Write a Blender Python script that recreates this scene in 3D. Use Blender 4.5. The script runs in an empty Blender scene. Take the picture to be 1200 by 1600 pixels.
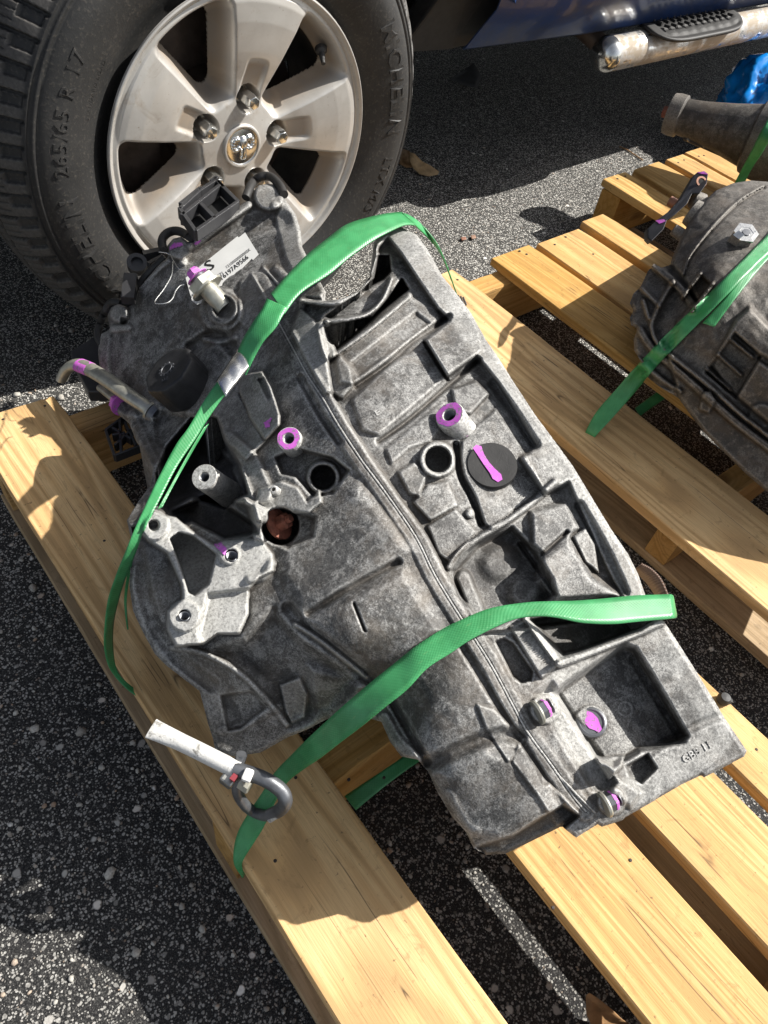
import bpy, bmesh, math, random
import numpy as np
from mathutils import Vector, Matrix

random.seed(7)
rng = np.random.default_rng(11)
scene = bpy.context.scene
COL = scene.collection

# ------------------------------------------------------------------ camera, world, sun, exposure
CAM_H = 0.95
FPX = 1160.0                       # focal length in pixels of a 1200x1600 picture
R = np.array([[0.77776029, 0.41819577, -0.46925603],
              [-0.61601446, 0.65555084, -0.43678287],
              [0.12496044, 0.62878087, 0.76747606]])
cam_data = bpy.data.cameras.new("camera")
cam = bpy.data.objects.new("camera", cam_data)
COL.objects.link(cam)
cam_data.sensor_fit = 'VERTICAL'
cam_data.sensor_height = 24.0
cam_data.lens = 24.0 * FPX / 1600.0
cam_data.clip_start = 0.01
cam_data.clip_end = 500.0
_m = Matrix([list(r) for r in R]).to_4x4()
_m.translation = (0, 0, CAM_H)
cam.matrix_world = _m
scene.camera = cam

SUN_TO = Vector((0.98, -0.44, 1.0)).normalized()
SUN_EL = math.asin(SUN_TO.z)
world = bpy.data.worlds.new("World")
scene.world = world
world.use_nodes = True
wn = world.node_tree
wn.nodes.clear()
w_out = wn.nodes.new('ShaderNodeOutputWorld')
w_bg = wn.nodes.new('ShaderNodeBackground')
w_sky = wn.nodes.new('ShaderNodeTexSky')
w_sky.sky_type = 'NISHITA'
w_sky.sun_disc = False
w_sky.sun_elevation = SUN_EL
w_sky.sun_rotation = math.atan2(SUN_TO.x, SUN_TO.y)
w_sky.air_density = 1.0
w_sky.dust_density = 2.0
w_bg.inputs[1].default_value = 0.085
w_hs = wn.nodes.new('ShaderNodeHueSaturation'); w_hs.inputs['Saturation'].default_value = 0.45   # phone white balance
wn.links.new(w_sky.outputs[0], w_hs.inputs['Color']); wn.links.new(w_hs.outputs[0], w_bg.inputs[0])
wn.links.new(w_bg.outputs[0], w_out.inputs[0])

sun_data = bpy.data.lights.new("sun", 'SUN')
sun_data.energy = 5.0
sun_data.angle = math.radians(0.5)
sun_data.color = (1.0, 0.965, 0.905)
sun = bpy.data.objects.new("sun", sun_data)
COL.objects.link(sun)
sun.rotation_euler = SUN_TO.to_track_quat('Z', 'Y').to_euler()
sun.location = SUN_TO * 20

scene.view_settings.view_transform = 'Standard'
scene.view_settings.look = 'None'
scene.view_settings.gamma = 1.0
scene.view_settings.use_curve_mapping = False
scene.view_settings.exposure = 0.8

# ------------------------------------------------------------------ geometry helpers
def bp(px, py, z):
    """point of the world at height z seen at picture point (px, py); arrays allowed"""
    px = np.asarray(px, float); py = np.asarray(py, float); z = np.asarray(z, float)
    dx = px - 600.0; dy = -(py - 800.0)
    rx = R[0, 0] * dx + R[0, 1] * dy - R[0, 2] * FPX
    ry = R[1, 0] * dx + R[1, 1] * dy - R[1, 2] * FPX
    rz = R[2, 0] * dx + R[2, 1] * dy - R[2, 2] * FPX
    t = (z - CAM_H) / rz
    return np.stack([rx * t, ry * t, z + 0 * rx], -1)

def V(px, py, z):
    return Vector(bp(px, py, z).tolist())

def proj(P):
    P = np.asarray(P, float) - np.array([0, 0, CAM_H])
    q = P @ R
    return np.stack([600 + FPX * q[..., 0] / -q[..., 2], 800 - FPX * q[..., 1] / -q[..., 2]], -1)

def mpp(px, py, z):
    """metres per picture pixel at that point"""
    P = bp(px, py, z) - np.array([0, 0, CAM_H])
    return float(-(P @ R)[2] / FPX)

def tag(o, label=None, cat=None, group=None, kind=None):
    if label: o['label'] = label
    if cat: o['category'] = cat
    if group: o['group'] = group
    if kind: o['kind'] = kind
    return o

def thing(name, label, cat, loc=(0, 0, 0), group=None):
    o = bpy.data.objects.new(name, None)
    o.empty_display_size = 0.05
    COL.objects.link(o)
    o.location = loc
    return tag(o, label, cat, group)

def origin_of(parent):
    o = Vector((0, 0, 0)); p = parent
    while p is not None:
        o = o + Vector(p.location); p = p.parent
    return o

def mesh_obj(name, verts, faces, mat=None, parent=None, smooth=True, uv=None, loc=None, sharp=None):
    """link verts (world coordinates) as ONE mesh object under parent"""
    verts = np.asarray(verts, float).reshape(-1, 3)
    if parent is not None:
        org = np.array(origin_of(parent))
    else:
        org = np.array(loc if loc is not None else verts.mean(0))
    me = bpy.data.meshes.new(name)
    if isinstance(faces, np.ndarray) and faces.ndim == 2 and len(faces) > 400:
        k = faces.shape[1]; nf = len(faces)
        me.vertices.add(len(verts)); me.vertices.foreach_set('co', (verts - org).astype(np.float32).ravel())
        me.loops.add(nf * k); me.loops.foreach_set('vertex_index', faces.astype(np.int32).ravel())
        me.polygons.add(nf)
        me.polygons.foreach_set('loop_start', (np.arange(nf) * k).astype(np.int32))
        me.polygons.foreach_set('loop_total', np.full(nf, k, np.int32))
        me.update(calc_edges=True)
    else:
        fl = faces.tolist() if isinstance(faces, np.ndarray) else faces
        me.from_pydata((verts - org).tolist(), [], fl)
        me.update()
    me.validate()
    if smooth:
        me.polygons.foreach_set('use_smooth', np.ones(len(me.polygons), bool))
        if sharp is not None:
            me.set_sharp_from_angle(angle=math.radians(sharp))
    if uv is not None:
        ul = me.uv_layers.new(name='UVMap')
        vi = np.zeros(len(me.loops), np.int32); me.loops.foreach_get('vertex_index', vi)
        ul.data.foreach_set('uv', np.asarray(uv, np.float32)[vi].ravel())
    if mat: me.materials.append(mat)
    o = bpy.data.objects.new(name, me)
    COL.objects.link(o)
    if parent is not None: o.parent = parent
    else: o.location = org.tolist()
    return o

class MB:
    """collects simple shapes (world coordinates) into one mesh"""
    def __init__(s): s.v = []; s.f = []; s.n = 0
    def add(s, v, f):
        v = np.asarray(v, float).reshape(-1, 3)
        s.v.append(v); s.f += [[i + s.n for i in q] for q in f]; s.n += len(v)
        return s
    def box(s, lo, hi):
        x0, y0, z0 = lo; x1, y1, z1 = hi
        v = [(x0, y0, z0), (x1, y0, z0), (x1, y1, z0), (x0, y1, z0), (x0, y0, z1), (x1, y0, z1), (x1, y1, z1), (x0, y1, z1)]
        return s.add(v, [[0, 3, 2, 1], [4, 5, 6, 7], [0, 1, 5, 4], [1, 2, 6, 5], [2, 3, 7, 6], [3, 0, 4, 7]])
    def bar(s, a, b, w, h, up=(0, 0, 1)):
        """rectangular bar from a to b, width w across, height h along up"""
        a = Vector(a); b = Vector(b); d = (b - a).normalized(); up = Vector(up)
        sd = d.cross(up).normalized(); u = sd.cross(d).normalized()
        v = []
        for p in (a, b):
            for i, j in ((-1, -1), (1, -1), (1, 1), (-1, 1)):
                v.append(p + sd * (i * w / 2) + u * (j * h / 2))
        return s.add([tuple(p) for p in v], [[3, 2, 1, 0], [4, 5, 6, 7], [0, 1, 5, 4], [1, 2, 6, 5], [2, 3, 7, 6], [3, 0, 4, 7]])
    def lathe(s, o, axis, prof, n=32, rfun=None, caps=True, up=None):
        """prof: (distance along axis, radius)"""
        o = Vector(o); ax = Vector(axis).normalized()
        e = Vector(up) if up is not None else (Vector((1, 0, 0)) if abs(ax.x) < 0.8 else Vector((0, 1, 0)))
        e1 = (e - ax * e.dot(ax)).normalized(); e2 = ax.cross(e1)
        v = []; f = []
        for t, r in prof:
            for k in range(n):
                a = 2 * math.pi * k / n
                rr = r * (rfun(a, t) if rfun else 1)
                p = o + ax * t + (e1 * math.cos(a) + e2 * math.sin(a)) * rr
                v.append(tuple(p))
        for i in range(len(prof) - 1):
            for k in range(n):
                k2 = (k + 1) % n
                f.append([i * n + k, i * n + k2, (i + 1) * n + k2, (i + 1) * n + k])
        if caps:
            if prof[0][1] > 1e-5: f.append([k for k in range(n)][::-1])
            if prof[-1][1] > 1e-5: f.append([(len(prof) - 1) * n + k for k in range(n)])
        return s.add(v, f)
    def tube(s, pts, r, n=12, flat=None, caps=True):
        pts = [Vector(p) for p in pts]; m = len(pts)
        rs = r if hasattr(r, '__len__') else [r] * m
        v = []; f = []; prev = None
        for i, p in enumerate(pts):
            d = (pts[min(i + 1, m - 1)] - pts[max(i - 1, 0)]).normalized()
            if prev is None:
                e = Vector((0, 0, 1)) if abs(d.z) < 0.9 else Vector((1, 0, 0))
            else: e = prev
            e1 = (e - d * e.dot(d)).normalized(); prev = e1; e2 = d.cross(e1)
            fl = flat[i] if flat is not None else 1.0
            for k in range(n):
                a = 2 * math.pi * k / n
                v.append(tuple(p + e1 * math.cos(a) * rs[i] * fl + e2 * math.sin(a) * rs[i]))
        for i in range(m - 1):
            for k in range(n):
                k2 = (k + 1) % n
                f.append([i * n + k, i * n + k2, (i + 1) * n + k2, (i + 1) * n + k])
        if caps: f += [[k for k in range(n)][::-1], [(m - 1) * n + k for k in range(n)]]
        return s.add(v, f)
    def prism(s, top, down):
        """polygon of 3-D points, swept by vector down"""
        top = [Vector(p) for p in top]; n = len(top); d = Vector(down)
        v = [tuple(p) for p in top] + [tuple(p + d) for p in top]
        return s.add(v, [list(range(n)), list(range(2 * n - 1, n - 1, -1))] + [[i, i + n, (i + 1) % n + n, (i + 1) % n] for i in range(n)])
    def build(s, name, mat, parent=None, smooth=True, sharp=35, loc=None):
        return mesh_obj(name, np.concatenate(s.v), s.f, mat, parent, smooth, loc=loc, sharp=sharp if smooth else None)

def fix_normals(o):
    bm = bmesh.new(); bm.from_mesh(o.data)
    bmesh.ops.recalc_face_normals(bm, faces=bm.faces[:]); bm.to_mesh(o.data); bm.free()
    return o

def bevel(o, w, seg=2, angle=35):
    m = o.modifiers.new('bevel', 'BEVEL'); m.width = w; m.segments = seg
    m.limit_method = 'ANGLE'; m.angle_limit = math.radians(angle)
    return o

def spline(pts, n=8):
    """Catmull-Rom through rows of numbers"""
    P = np.asarray(pts, float); m = len(P); out = []
    for i in range(m - 1):
        p0 = P[max(i - 1, 0)]; p1 = P[i]; p2 = P[i + 1]; p3 = P[min(i + 2, m - 1)]
        for k in range(n):
            t = k / n
            out.append(0.5 * ((2 * p1) + (-p0 + p2) * t + (2 * p0 - 5 * p1 + 4 * p2 - p3) * t * t + (-p0 + 3 * p1 - 3 * p2 + p3) * t ** 3))
    out.append(P[-1])
    return np.array(out)

def sstep(a, b, x):
    t = np.clip((x - a) / (b - a), 0, 1)
    return t * t * (3 - 2 * t)

def seg_dist(X, Y, pts, closed=False):
    """distance to a polyline and nearest point"""
    pts = np.asarray(pts, float)
    if closed: pts = np.vstack([pts, pts[:1]])
    best = np.full(X.shape, 1e9); nx = np.zeros(X.shape); ny = np.zeros(X.shape)
    for (ax, ay), (bx, by) in zip(pts[:-1], pts[1:]):
        dx, dy = bx - ax, by - ay; L = dx * dx + dy * dy + 1e-12
        t = np.clip(((X - ax) * dx + (Y - ay) * dy) / L, 0, 1)
        qx = ax + t * dx; qy = ay + t * dy
        d = (X - qx) ** 2 + (Y - qy) ** 2
        m = d < best
        best = np.where(m, d, best); nx = np.where(m, qx, nx); ny = np.where(m, qy, ny)
    return np.sqrt(best), nx, ny

def inside(X, Y, poly):
    poly = np.asarray(poly, float); c = np.zeros(X.shape, bool); n = len(poly)
    for i in range(n):
        ax, ay = poly[i]; bx, by = poly[(i + 1) % n]
        if ay == by: continue
        cond = ((ay > Y) != (by > Y)) & (X < (bx - ax) * (Y - ay) / (by - ay) + ax)
        c ^= cond
    return c

def poly_sd(X, Y, poly):
    """signed distance in pixels, positive inside"""
    d, nx, ny = seg_dist(X, Y, poly, True)
    return np.where(inside(X, Y, poly), d, -d), nx, ny

def vnoise(X, Y, s, seed=0):
    """smooth value noise, about -1..1"""
    r = np.random.default_rng(seed).uniform(-1, 1, (256, 256))
    x = X / s; y = Y / s
    xi = np.floor(x).astype(int); yi = np.floor(y).astype(int)
    fx = x - xi; fy = y - yi
    fx = fx * fx * (3 - 2 * fx); fy = fy * fy * (3 - 2 * fy)
    g = lambda i, j: r[i % 256, j % 256]
    return (g(xi, yi) * (1 - fx) * (1 - fy) + g(xi + 1, yi) * fx * (1 - fy) + g(xi, yi + 1) * (1 - fx) * fy + g(xi + 1, yi + 1) * fx * fy)

# ------------------------------------------------------------------ materials
def nodes_of(name):
    m = bpy.data.materials.new(name); m.use_nodes = True
    nt = m.node_tree; b = nt.nodes['Principled BSDF']
    return m, nt, b

def N(nt, t, **kw):
    n = nt.nodes.new(t)
    for k, v in kw.items(): setattr(n, k, v)
    return n

def ramp(nt, fac, stops, interp='LINEAR'):
    r = nt.nodes.new('ShaderNodeValToRGB'); cr = r.color_ramp; cr.interpolation = interp
    while len(cr.elements) < len(stops): cr.elements.new(0.5)
    for e, (p, c) in zip(cr.elements, stops):
        e.position = p; e.color = (c[0], c[1], c[2], 1) if hasattr(c, '__len__') else (c, c, c, 1)
    nt.links.new(fac, r.inputs[0])
    return r.outputs[0]

def coords(nt, scale=(1, 1, 1), kind='Object', loc=(0, 0, 0), rot=(0, 0, 0)):
    tc = nt.nodes.new('ShaderNodeTexCoord'); mp = nt.nodes.new('ShaderNodeMapping')
    mp.inputs['Scale'].default_value = scale; mp.inputs['Location'].default_value = loc
    mp.inputs['Rotation'].default_value = rot
    nt.links.new(tc.outputs[kind], mp.inputs[0])
    return mp.outputs[0]

def noise(nt, vec, scale, detail=3, rough=0.55, dist=0.0, lac=2.0):
    n = nt.nodes.new('ShaderNodeTexNoise')
    n.inputs['Scale'].default_value = scale; n.inputs['Detail'].default_value = detail
    n.inputs['Roughness'].default_value = rough; n.inputs['Distortion'].default_value = dist
    nt.links.new(vec, n.inputs['Vector'])
    return n.outputs['Fac']

def vor(nt, vec, scale, feature='F1', out='Distance', rnd=1.0):
    n = nt.nodes.new('ShaderNodeTexVoronoi'); n.feature = feature
    n.inputs['Scale'].default_value = scale; n.inputs['Randomness'].default_value = rnd
    nt.links.new(vec, n.inputs['Vector'])
    return n.outputs[out]

def math_(nt, op, a, b=None, c=None):
    n = nt.nodes.new('ShaderNodeMath'); n.operation = op
    for i, x in enumerate((a, b, c)):
        if x is None: continue
        if isinstance(x, (int, float)): n.inputs[i].default_value = x
        else: nt.links.new(x, n.inputs[i])
    return n.outputs[0]

def mix(nt, fac, a, b, mode='MIX'):
    n = nt.nodes.new('ShaderNodeMix'); n.data_type = 'RGBA'; n.blend_type = mode; n.clamp_factor = True
    for i, x in ((0, fac), (6, a), (7, b)):
        if isinstance(x, (int, float)):
            n.inputs[i].default_value = x if i == 0 else (x, x, x, 1)
        elif isinstance(x, tuple): n.inputs[i].default_value = (x[0], x[1], x[2], 1)
        else: nt.links.new(x, n.inputs[i])
    return n.outputs[2]

def bump(nt, b, height, strength=0.5, dist=0.001):
    n = nt.nodes.new('ShaderNodeBump'); n.inputs['Strength'].default_value = strength
    n.inputs['Distance'].default_value = dist
    nt.links.new(height, n.inputs['Height'])
    nt.links.new(n.outputs[0], b.inputs['Normal'])
    return n

def simple(name, col, rough=0.5, metal=0.0, var=0.15, vs=30.0, bs=0.0, bscale=300.0, spec=0.5, coat=0.0):
    m, nt, b = nodes_of(name)
    c = coords(nt)
    n1 = noise(nt, c, vs, 4, 0.6)
    lo = tuple(x * (1 - var) for x in col); hi = tuple(min(1, x * (1 + var)) for x in col)
    nt.links.new(ramp(nt, n1, [(0.3, lo), (0.7, hi)]), b.inputs['Base Color'])
    b.inputs['Roughness'].default_value = rough; b.inputs['Metallic'].default_value = metal
    b.inputs['Specular IOR Level'].default_value = spec
    b.inputs['Coat Weight'].default_value = coat
    if bs: bump(nt, b, noise(nt, c, bscale, 3), bs, 0.0006)
    return m

M = {}
def wood_mat(name, axis, base, light, dark, seed=0.0):
    m, nt, b = nodes_of(name)
    s = {'Y': (1, 0.05, 1), 'X': (0.05, 1, 1)}[axis]
    L = lambda k, w: tuple(k * (w if q < 1 else 1) for q in s)
    c1 = coords(nt, tuple(9 * q for q in s), loc=(seed, seed * 1.7, seed))
    n1 = noise(nt, c1, 1.0, 3, 0.5, 0.6)
    lines = math_(nt, 'SINE', math_(nt, 'MULTIPLY', n1, 95.0))
    lines = math_(nt, 'MULTIPLY_ADD', lines, 0.5, 0.5)
    c2 = coords(nt, tuple((430 if q == 1 else 14) for q in s))
    fib = noise(nt, c2, 1.0, 3, 0.6)
    c3 = coords(nt)
    blot = noise(nt, c3, 7.0, 4, 0.6, 0.3)
    spk = noise(nt, c3, 160.0, 2, 0.6)
    col = ramp(nt, lines, [(0.0, light), (0.62, base), (1.0, tuple(x * 0.72 for x in base))])
    lowf = noise(nt, coords(nt, tuple(4 * q for q in s)), 1.0, 2)
    wide = ramp(nt, lowf, [(0.35, 0.0), (0.65, 1.0)])
    col = mix(nt, math_(nt, 'MULTIPLY', wide, 0.6), col, base)
    col = mix(nt, ramp(nt, fib, [(0.42, 0.0), (0.75, 0.5)]), col, tuple(x * 0.62 for x in base))
    col = mix(nt, ramp(nt, blot, [(0.45, 0.0), (0.75, 0.55)]), col, dark)
    # knots
    ck = coords(nt, tuple((7.0 if q == 1 else 3.2) for q in s), loc=(seed + .3, seed, 0.1))
    vd = vor(nt, ck, 1.0)
    kn = ramp(nt, vd, [(0.0, 1.0), (0.055, 0.9), (0.10, 0.0)])
    col = mix(nt, kn, col, (0.16, 0.075, 0.03))
    ring = math_(nt, 'SINE', math_(nt, 'MULTIPLY', vd, 150.0))
    rmask = math_(nt, 'MULTIPLY', ramp(nt, vd, [(0.08, 0.5), (0.24, 0.0)]), math_(nt, 'MULTIPLY_ADD', ring, 0.5, 0.5))
    col = mix(nt, rmask, col, tuple(x * 0.55 for x in base))
    # small dirt specks and scuffs
    col = mix(nt, ramp(nt, spk, [(0.68, 0.0), (0.78, 0.75)]), col, (0.07, 0.05, 0.035))
    sc = noise(nt, coords(nt, (60, 35, 60), rot=(0, 0, 0.5)), 1.0, 5, 0.7, 1.0)
    col = mix(nt, ramp(nt, sc, [(0.57, 0.0), (0.72, 0.55)]), col, tuple(x * 0.42 for x in base))
    fine = noise(nt, coords(nt, tuple((1500 if q == 1 else 22) for q in s)), 1.0, 2, 0.6)
    col = mix(nt, ramp(nt, fine, [(0.5, 0.0), (0.72, 0.45)]), col, tuple(x * 0.6 for x in base))
    crk = noise(nt, coords(nt, tuple((26 if q == 1 else 1.6) for q in s), loc=(seed, seed, 0)), 1.0, 2, 0.5)
    ck2 = math_(nt, 'ABSOLUTE', math_(nt, 'SUBTRACT', crk, 0.5))
    cm = math_(nt, 'MULTIPLY', ramp(nt, ck2, [(0.0, 0.9), (0.006, 0.0)]), ramp(nt, blot, [(0.5, 0.0), (0.58, 1.0)]))
    col = mix(nt, cm, col, (0.06, 0.035, 0.02))
    oi = nt.nodes.new('ShaderNodeObjectInfo')
    hs = nt.nodes.new('ShaderNodeHueSaturation'); nt.links.new(col, hs.inputs['Color'])
    nt.links.new(math_(nt, 'MULTIPLY_ADD', oi.outputs['Random'], 0.22, 0.87), hs.inputs['Value'])
    nt.links.new(math_(nt, 'MULTIPLY_ADD', oi.outputs['Random'], -0.20, 1.12), hs.inputs['Saturation'])
    col = hs.outputs[0]
    nt.links.new(col, b.inputs['Base Color'])
    b.inputs['Roughness'].default_value = 0.78
    b.inputs['Specular IOR Level'].default_value = 0.25
    h = math_(nt, 'ADD', math_(nt, 'MULTIPLY', fib, 1.0), math_(nt, 'MULTIPLY', lines, -0.25))
    bump(nt, b, h, 0.55, 0.0012)
    return m
M['wood_y'] = wood_mat('pine_board', 'Y', (0.60, 0.365, 0.145), (0.70, 0.47, 0.215), (0.42, 0.265, 0.12), 0.0)
M['wood_x'] = wood_mat('pine_stringer', 'X', (0.55, 0.325, 0.125), (0.64, 0.41, 0.18), (0.38, 0.25, 0.13), 3.1)
M['wood_old'] = wood_mat('weathered_board', 'Y', (0.40, 0.28, 0.15), (0.47, 0.34, 0.20), (0.22, 0.15, 0.085), 5.7)

def asphalt():
    m, nt, b = nodes_of('worn_asphalt')
    c = coords(nt)
    warp = nt.nodes.new('ShaderNodeTexNoise'); warp.inputs['Scale'].default_value = 90; nt.links.new(c, warp.inputs['Vector'])
    add = nt.nodes.new('ShaderNodeVectorMath'); add.operation = 'MULTIPLY_ADD'
    nt.links.new(warp.outputs['Color'], add.inputs[0]); add.inputs[1].default_value = (0.006, 0.006, 0.006); nt.links.new(c, add.inputs[2])
    cw = add.outputs[0]
    big = noise(nt, c, 1.6, 3)
    sp_ = nt.nodes.new('ShaderNodeSeparateXYZ'); nt.links.new(c, sp_.inputs[0])
    worn = math_(nt, 'ADD', math_(nt, 'ADD', math_(nt, 'MULTIPLY', sp_.outputs[1], 0.9), math_(nt, 'MULTIPLY', sp_.outputs[0], 0.5)), math_(nt, 'MULTIPLY', big, 0.8))
    dens = ramp(nt, math_(nt, 'MULTIPLY', worn, 0.5), [(0.45, 0.0), (0.75, 1.0)])
    def layer(scale, cover, r0):
        v = nt.nodes.new('ShaderNodeTexVoronoi'); v.inputs['Scale'].default_value = scale
        nt.links.new(cw, v.inputs['Vector'])
        sep = nt.nodes.new('ShaderNodeSeparateColor'); nt.links.new(v.outputs['Color'], sep.inputs[0])
        on = math_(nt, 'LESS_THAN', sep.outputs[0], cover)
        rad = math_(nt, 'MULTIPLY_ADD', sep.outputs[1], r0 * 0.7, r0 * 0.5)
        d = math_(nt, 'SUBTRACT', rad, v.outputs['Distance'])
        mk = nt.nodes.new('ShaderNodeMapRange'); mk.inputs[1].default_value = 0; mk.inputs[2].default_value = 0.10; nt.links.new(d, mk.inputs[0])
        mask = math_(nt, 'MULTIPLY', on, mk.outputs[0])
        colr = ramp(nt, sep.outputs[2], [(0.0, (0.24, 0.225, 0.205)), (0.35, (0.44, 0.425, 0.39)), (0.7, (0.62, 0.60, 0.555)), (0.93, (0.74, 0.72, 0.67)), (1.0, (0.38, 0.28, 0.20))])
        return mask, colr
    m1, c1 = layer(330, 0.80, 0.50)
    m2, c2 = layer(170, 0.34, 0.42)
    m2 = math_(nt, 'MULTIPLY', m2, math_(nt, 'MULTIPLY_ADD', dens, 0.6, 0.4))
    m3, c3 = layer(72, 0.07, 0.40)
    binder = ramp(nt, noise(nt, c, 700, 2), [(0.35, (0.006, 0.006, 0.0065)), (0.55, (0.026, 0.0255, 0.025)), (0.80, (0.14, 0.135, 0.125))])
    binder = mix(nt, math_(nt, 'MULTIPLY', dens, 0.35), binder, (0.09, 0.087, 0.08))
    col = mix(nt, math_(nt, 'MULTIPLY', m1, math_(nt, 'MULTIPLY_ADD', dens, 0.46, 0.50)), binder, c1)
    col = mix(nt, m2, col, c2)
    col = mix(nt, m3, col, c3)
    oil = noise(nt, c, 5.0, 4, 0.6)
    col = mix(nt, ramp(nt, oil, [(0.55, 0.0), (0.75, 0.35)]), col, (0.03, 0.027, 0.022))
    nt.links.new(col, b.inputs['Base Color'])
    b.inputs['Roughness'].default_value = 0.85
    b.inputs['Specular IOR Level'].default_value = 0.3
    h = math_(nt, 'MAXIMUM', math_(nt, 'MULTIPLY', m1, 0.5), math_(nt, 'MAXIMUM', math_(nt, 'MULTIPLY', m2, 0.8), m3))
    h = math_(nt, 'ADD', h, math_(nt, 'MULTIPLY', noise(nt, c, 500, 2), 0.4))
    bump(nt, b, h, 0.9, 0.0025)
    return m
M['asphalt'] = asphalt()

def pebble_mat():
    m, nt, b = nodes_of('pebble')
    c = coords(nt)
    v = nt.nodes.new('ShaderNodeTexVoronoi'); v.inputs['Scale'].default_value = 45; nt.links.new(c, v.inputs['Vector'])
    sep = nt.nodes.new('ShaderNodeSeparateColor'); nt.links.new(v.outputs['Color'], sep.inputs[0])
    col = ramp(nt, sep.outputs[0], [(0.0, (0.22, 0.19, 0.16)), (0.4, (0.38, 0.36, 0.32)), (0.8, (0.52, 0.50, 0.45)), (1.0, (0.36, 0.25, 0.17))])
    col = mix(nt, ramp(nt, noise(nt, c, 400, 3), [(0.45, 0.0), (0.7, 0.6)]), col, (0.15, 0.14, 0.125))
    nt.links.new(col, b.inputs['Base Color']); b.inputs['Roughness'].default_value = 0.8
    bump(nt, b, noise(nt, c, 600, 3), 0.5, 0.001)
    return m
M['pebble'] = pebble_mat()

def cast_mat(name, lo, mid, hi, attr=True, brown=(0.10, 0.075, 0.05), metal=0.25, bsc=1.0):
    m, nt, b = nodes_of(name)
    c = coords(nt)
    a = noise(nt, c, 30, 6, 0.74, 0.5)
    f1 = noise(nt, c, 360, 3, 0.75)
    f2 = noise(nt, c, 760, 2, 0.7)
    s = math_(nt, 'ADD', math_(nt, 'MULTIPLY', a, 0.70), math_(nt, 'ADD', math_(nt, 'MULTIPLY', f1, 0.65), math_(nt, 'MULTIPLY', f2, 0.70)))
    s = math_(nt, 'SUBTRACT', s, 0.52)
    col = ramp(nt, s, [(0.33, lo), (0.50, mid), (0.70, hi)])
    bl = noise(nt, c, 62, 5, 0.72, 0.3); bl2 = noise(nt, c, 9, 3, 0.6)
    bf = ramp(nt, math_(nt, 'ADD', bl, math_(nt, 'MULTIPLY', math_(nt, 'SUBTRACT', bl2, 0.5), 0.7)), [(0.49, 0.0), (0.57, 0.70)])
    col = mix(nt, bf, col, tuple(x * 0.75 for x in lo))
    ch = noise(nt, coords(nt, loc=(3.3, 1.7, 0.4)), 34, 6, 0.78, 0.3)
    col = mix(nt, math_(nt, 'MULTIPLY', ramp(nt, ch, [(0.52, 0.0), (0.60, 0.62)]), ramp(nt, f1, [(0.38, 0.35), (0.6, 1.0)])), col, tuple(min(1, x * 1.05) for x in hi))
    br = noise(nt, c, 14, 6, 0.7, 0.4)
    col = mix(nt, ramp(nt, br, [(0.48, 0.0), (0.66, 0.6)]), col, brown)
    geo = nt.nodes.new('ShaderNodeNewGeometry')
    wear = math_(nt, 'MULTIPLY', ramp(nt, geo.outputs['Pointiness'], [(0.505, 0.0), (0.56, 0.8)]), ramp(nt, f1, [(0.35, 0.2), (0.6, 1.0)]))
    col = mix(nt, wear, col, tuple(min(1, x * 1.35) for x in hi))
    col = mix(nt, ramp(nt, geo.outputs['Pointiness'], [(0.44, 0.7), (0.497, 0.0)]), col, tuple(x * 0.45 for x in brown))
    if attr:
        at = nt.nodes.new('ShaderNodeAttribute'); at.attribute_name = 'clean'
        cl = ramp(nt, math_(nt, 'ADD', math_(nt, 'MULTIPLY', f1, 0.6), math_(nt, 'MULTIPLY', a, 0.5)), [(0.38, (0.16, 0.155, 0.145)), (0.55, (0.36, 0.355, 0.335)), (0.75, (0.52, 0.515, 0.49))])
        fac = math_(nt, 'ADD', at.outputs['Fac'], math_(nt, 'MULTIPLY', math_(nt, 'SUBTRACT', f1, 0.5), at.outputs['Fac']))
        col = mix(nt, fac, col, cl)
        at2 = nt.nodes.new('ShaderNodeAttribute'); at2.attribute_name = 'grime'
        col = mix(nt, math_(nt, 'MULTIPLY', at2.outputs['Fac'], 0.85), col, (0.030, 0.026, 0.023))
    nt.links.new(col, b.inputs['Base Color'])
    b.inputs['Metallic'].default_value = metal
    b.inputs['Roughness'].default_value = 0.62
    h = math_(nt, 'ADD', math_(nt, 'MULTIPLY', f1, 1.0), math_(nt, 'MULTIPLY', a, 1.2))
    bump(nt, b, h, 0.55 * bsc, 0.0011)
    return m
M['cast'] = cast_mat('dirty_cast_aluminium', (0.042, 0.041, 0.040), (0.150, 0.147, 0.140), (0.36, 0.355, 0.34), brown=(0.12, 0.098, 0.075), metal=0.12)
M['cast2'] = cast_mat('greasy_cast_aluminium', (0.045, 0.040, 0.035), (0.105, 0.095, 0.082), (0.19, 0.175, 0.155), False, (0.075, 0.055, 0.038))
M['clean'] = cast_mat('bare_aluminium', (0.16, 0.155, 0.15), (0.33, 0.325, 0.31), (0.50, 0.495, 0.475), False, (0.20, 0.18, 0.15), 0.45)
M['black'] = simple('black_plastic', (0.030, 0.030, 0.032), 0.40, var=0.3, bs=0.2)
M['rubber'] = simple('black_rubber', (0.022, 0.021, 0.02), 0.6, var=0.35, vs=60, bs=0.3, bscale=500)
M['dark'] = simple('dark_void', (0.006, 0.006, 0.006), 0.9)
M['steel'] = simple('dull_steel', (0.36, 0.355, 0.33), 0.38, 0.85, 0.25, 80, 0.15, 600)
M['zinc'] = simple('zinc_plated_steel', (0.42, 0.41, 0.35), 0.40, 0.6, 0.25, 90, 0.2, 700)
M['rod'] = simple('grey_steel_rod', (0.14, 0.145, 0.155), 0.42, 0.6, 0.3, 60, 0.2, 500)
M['white'] = simple('white_vinyl', (0.74, 0.73, 0.70), 0.45, 0, 0.12, 50, 0.2, 250)
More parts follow.
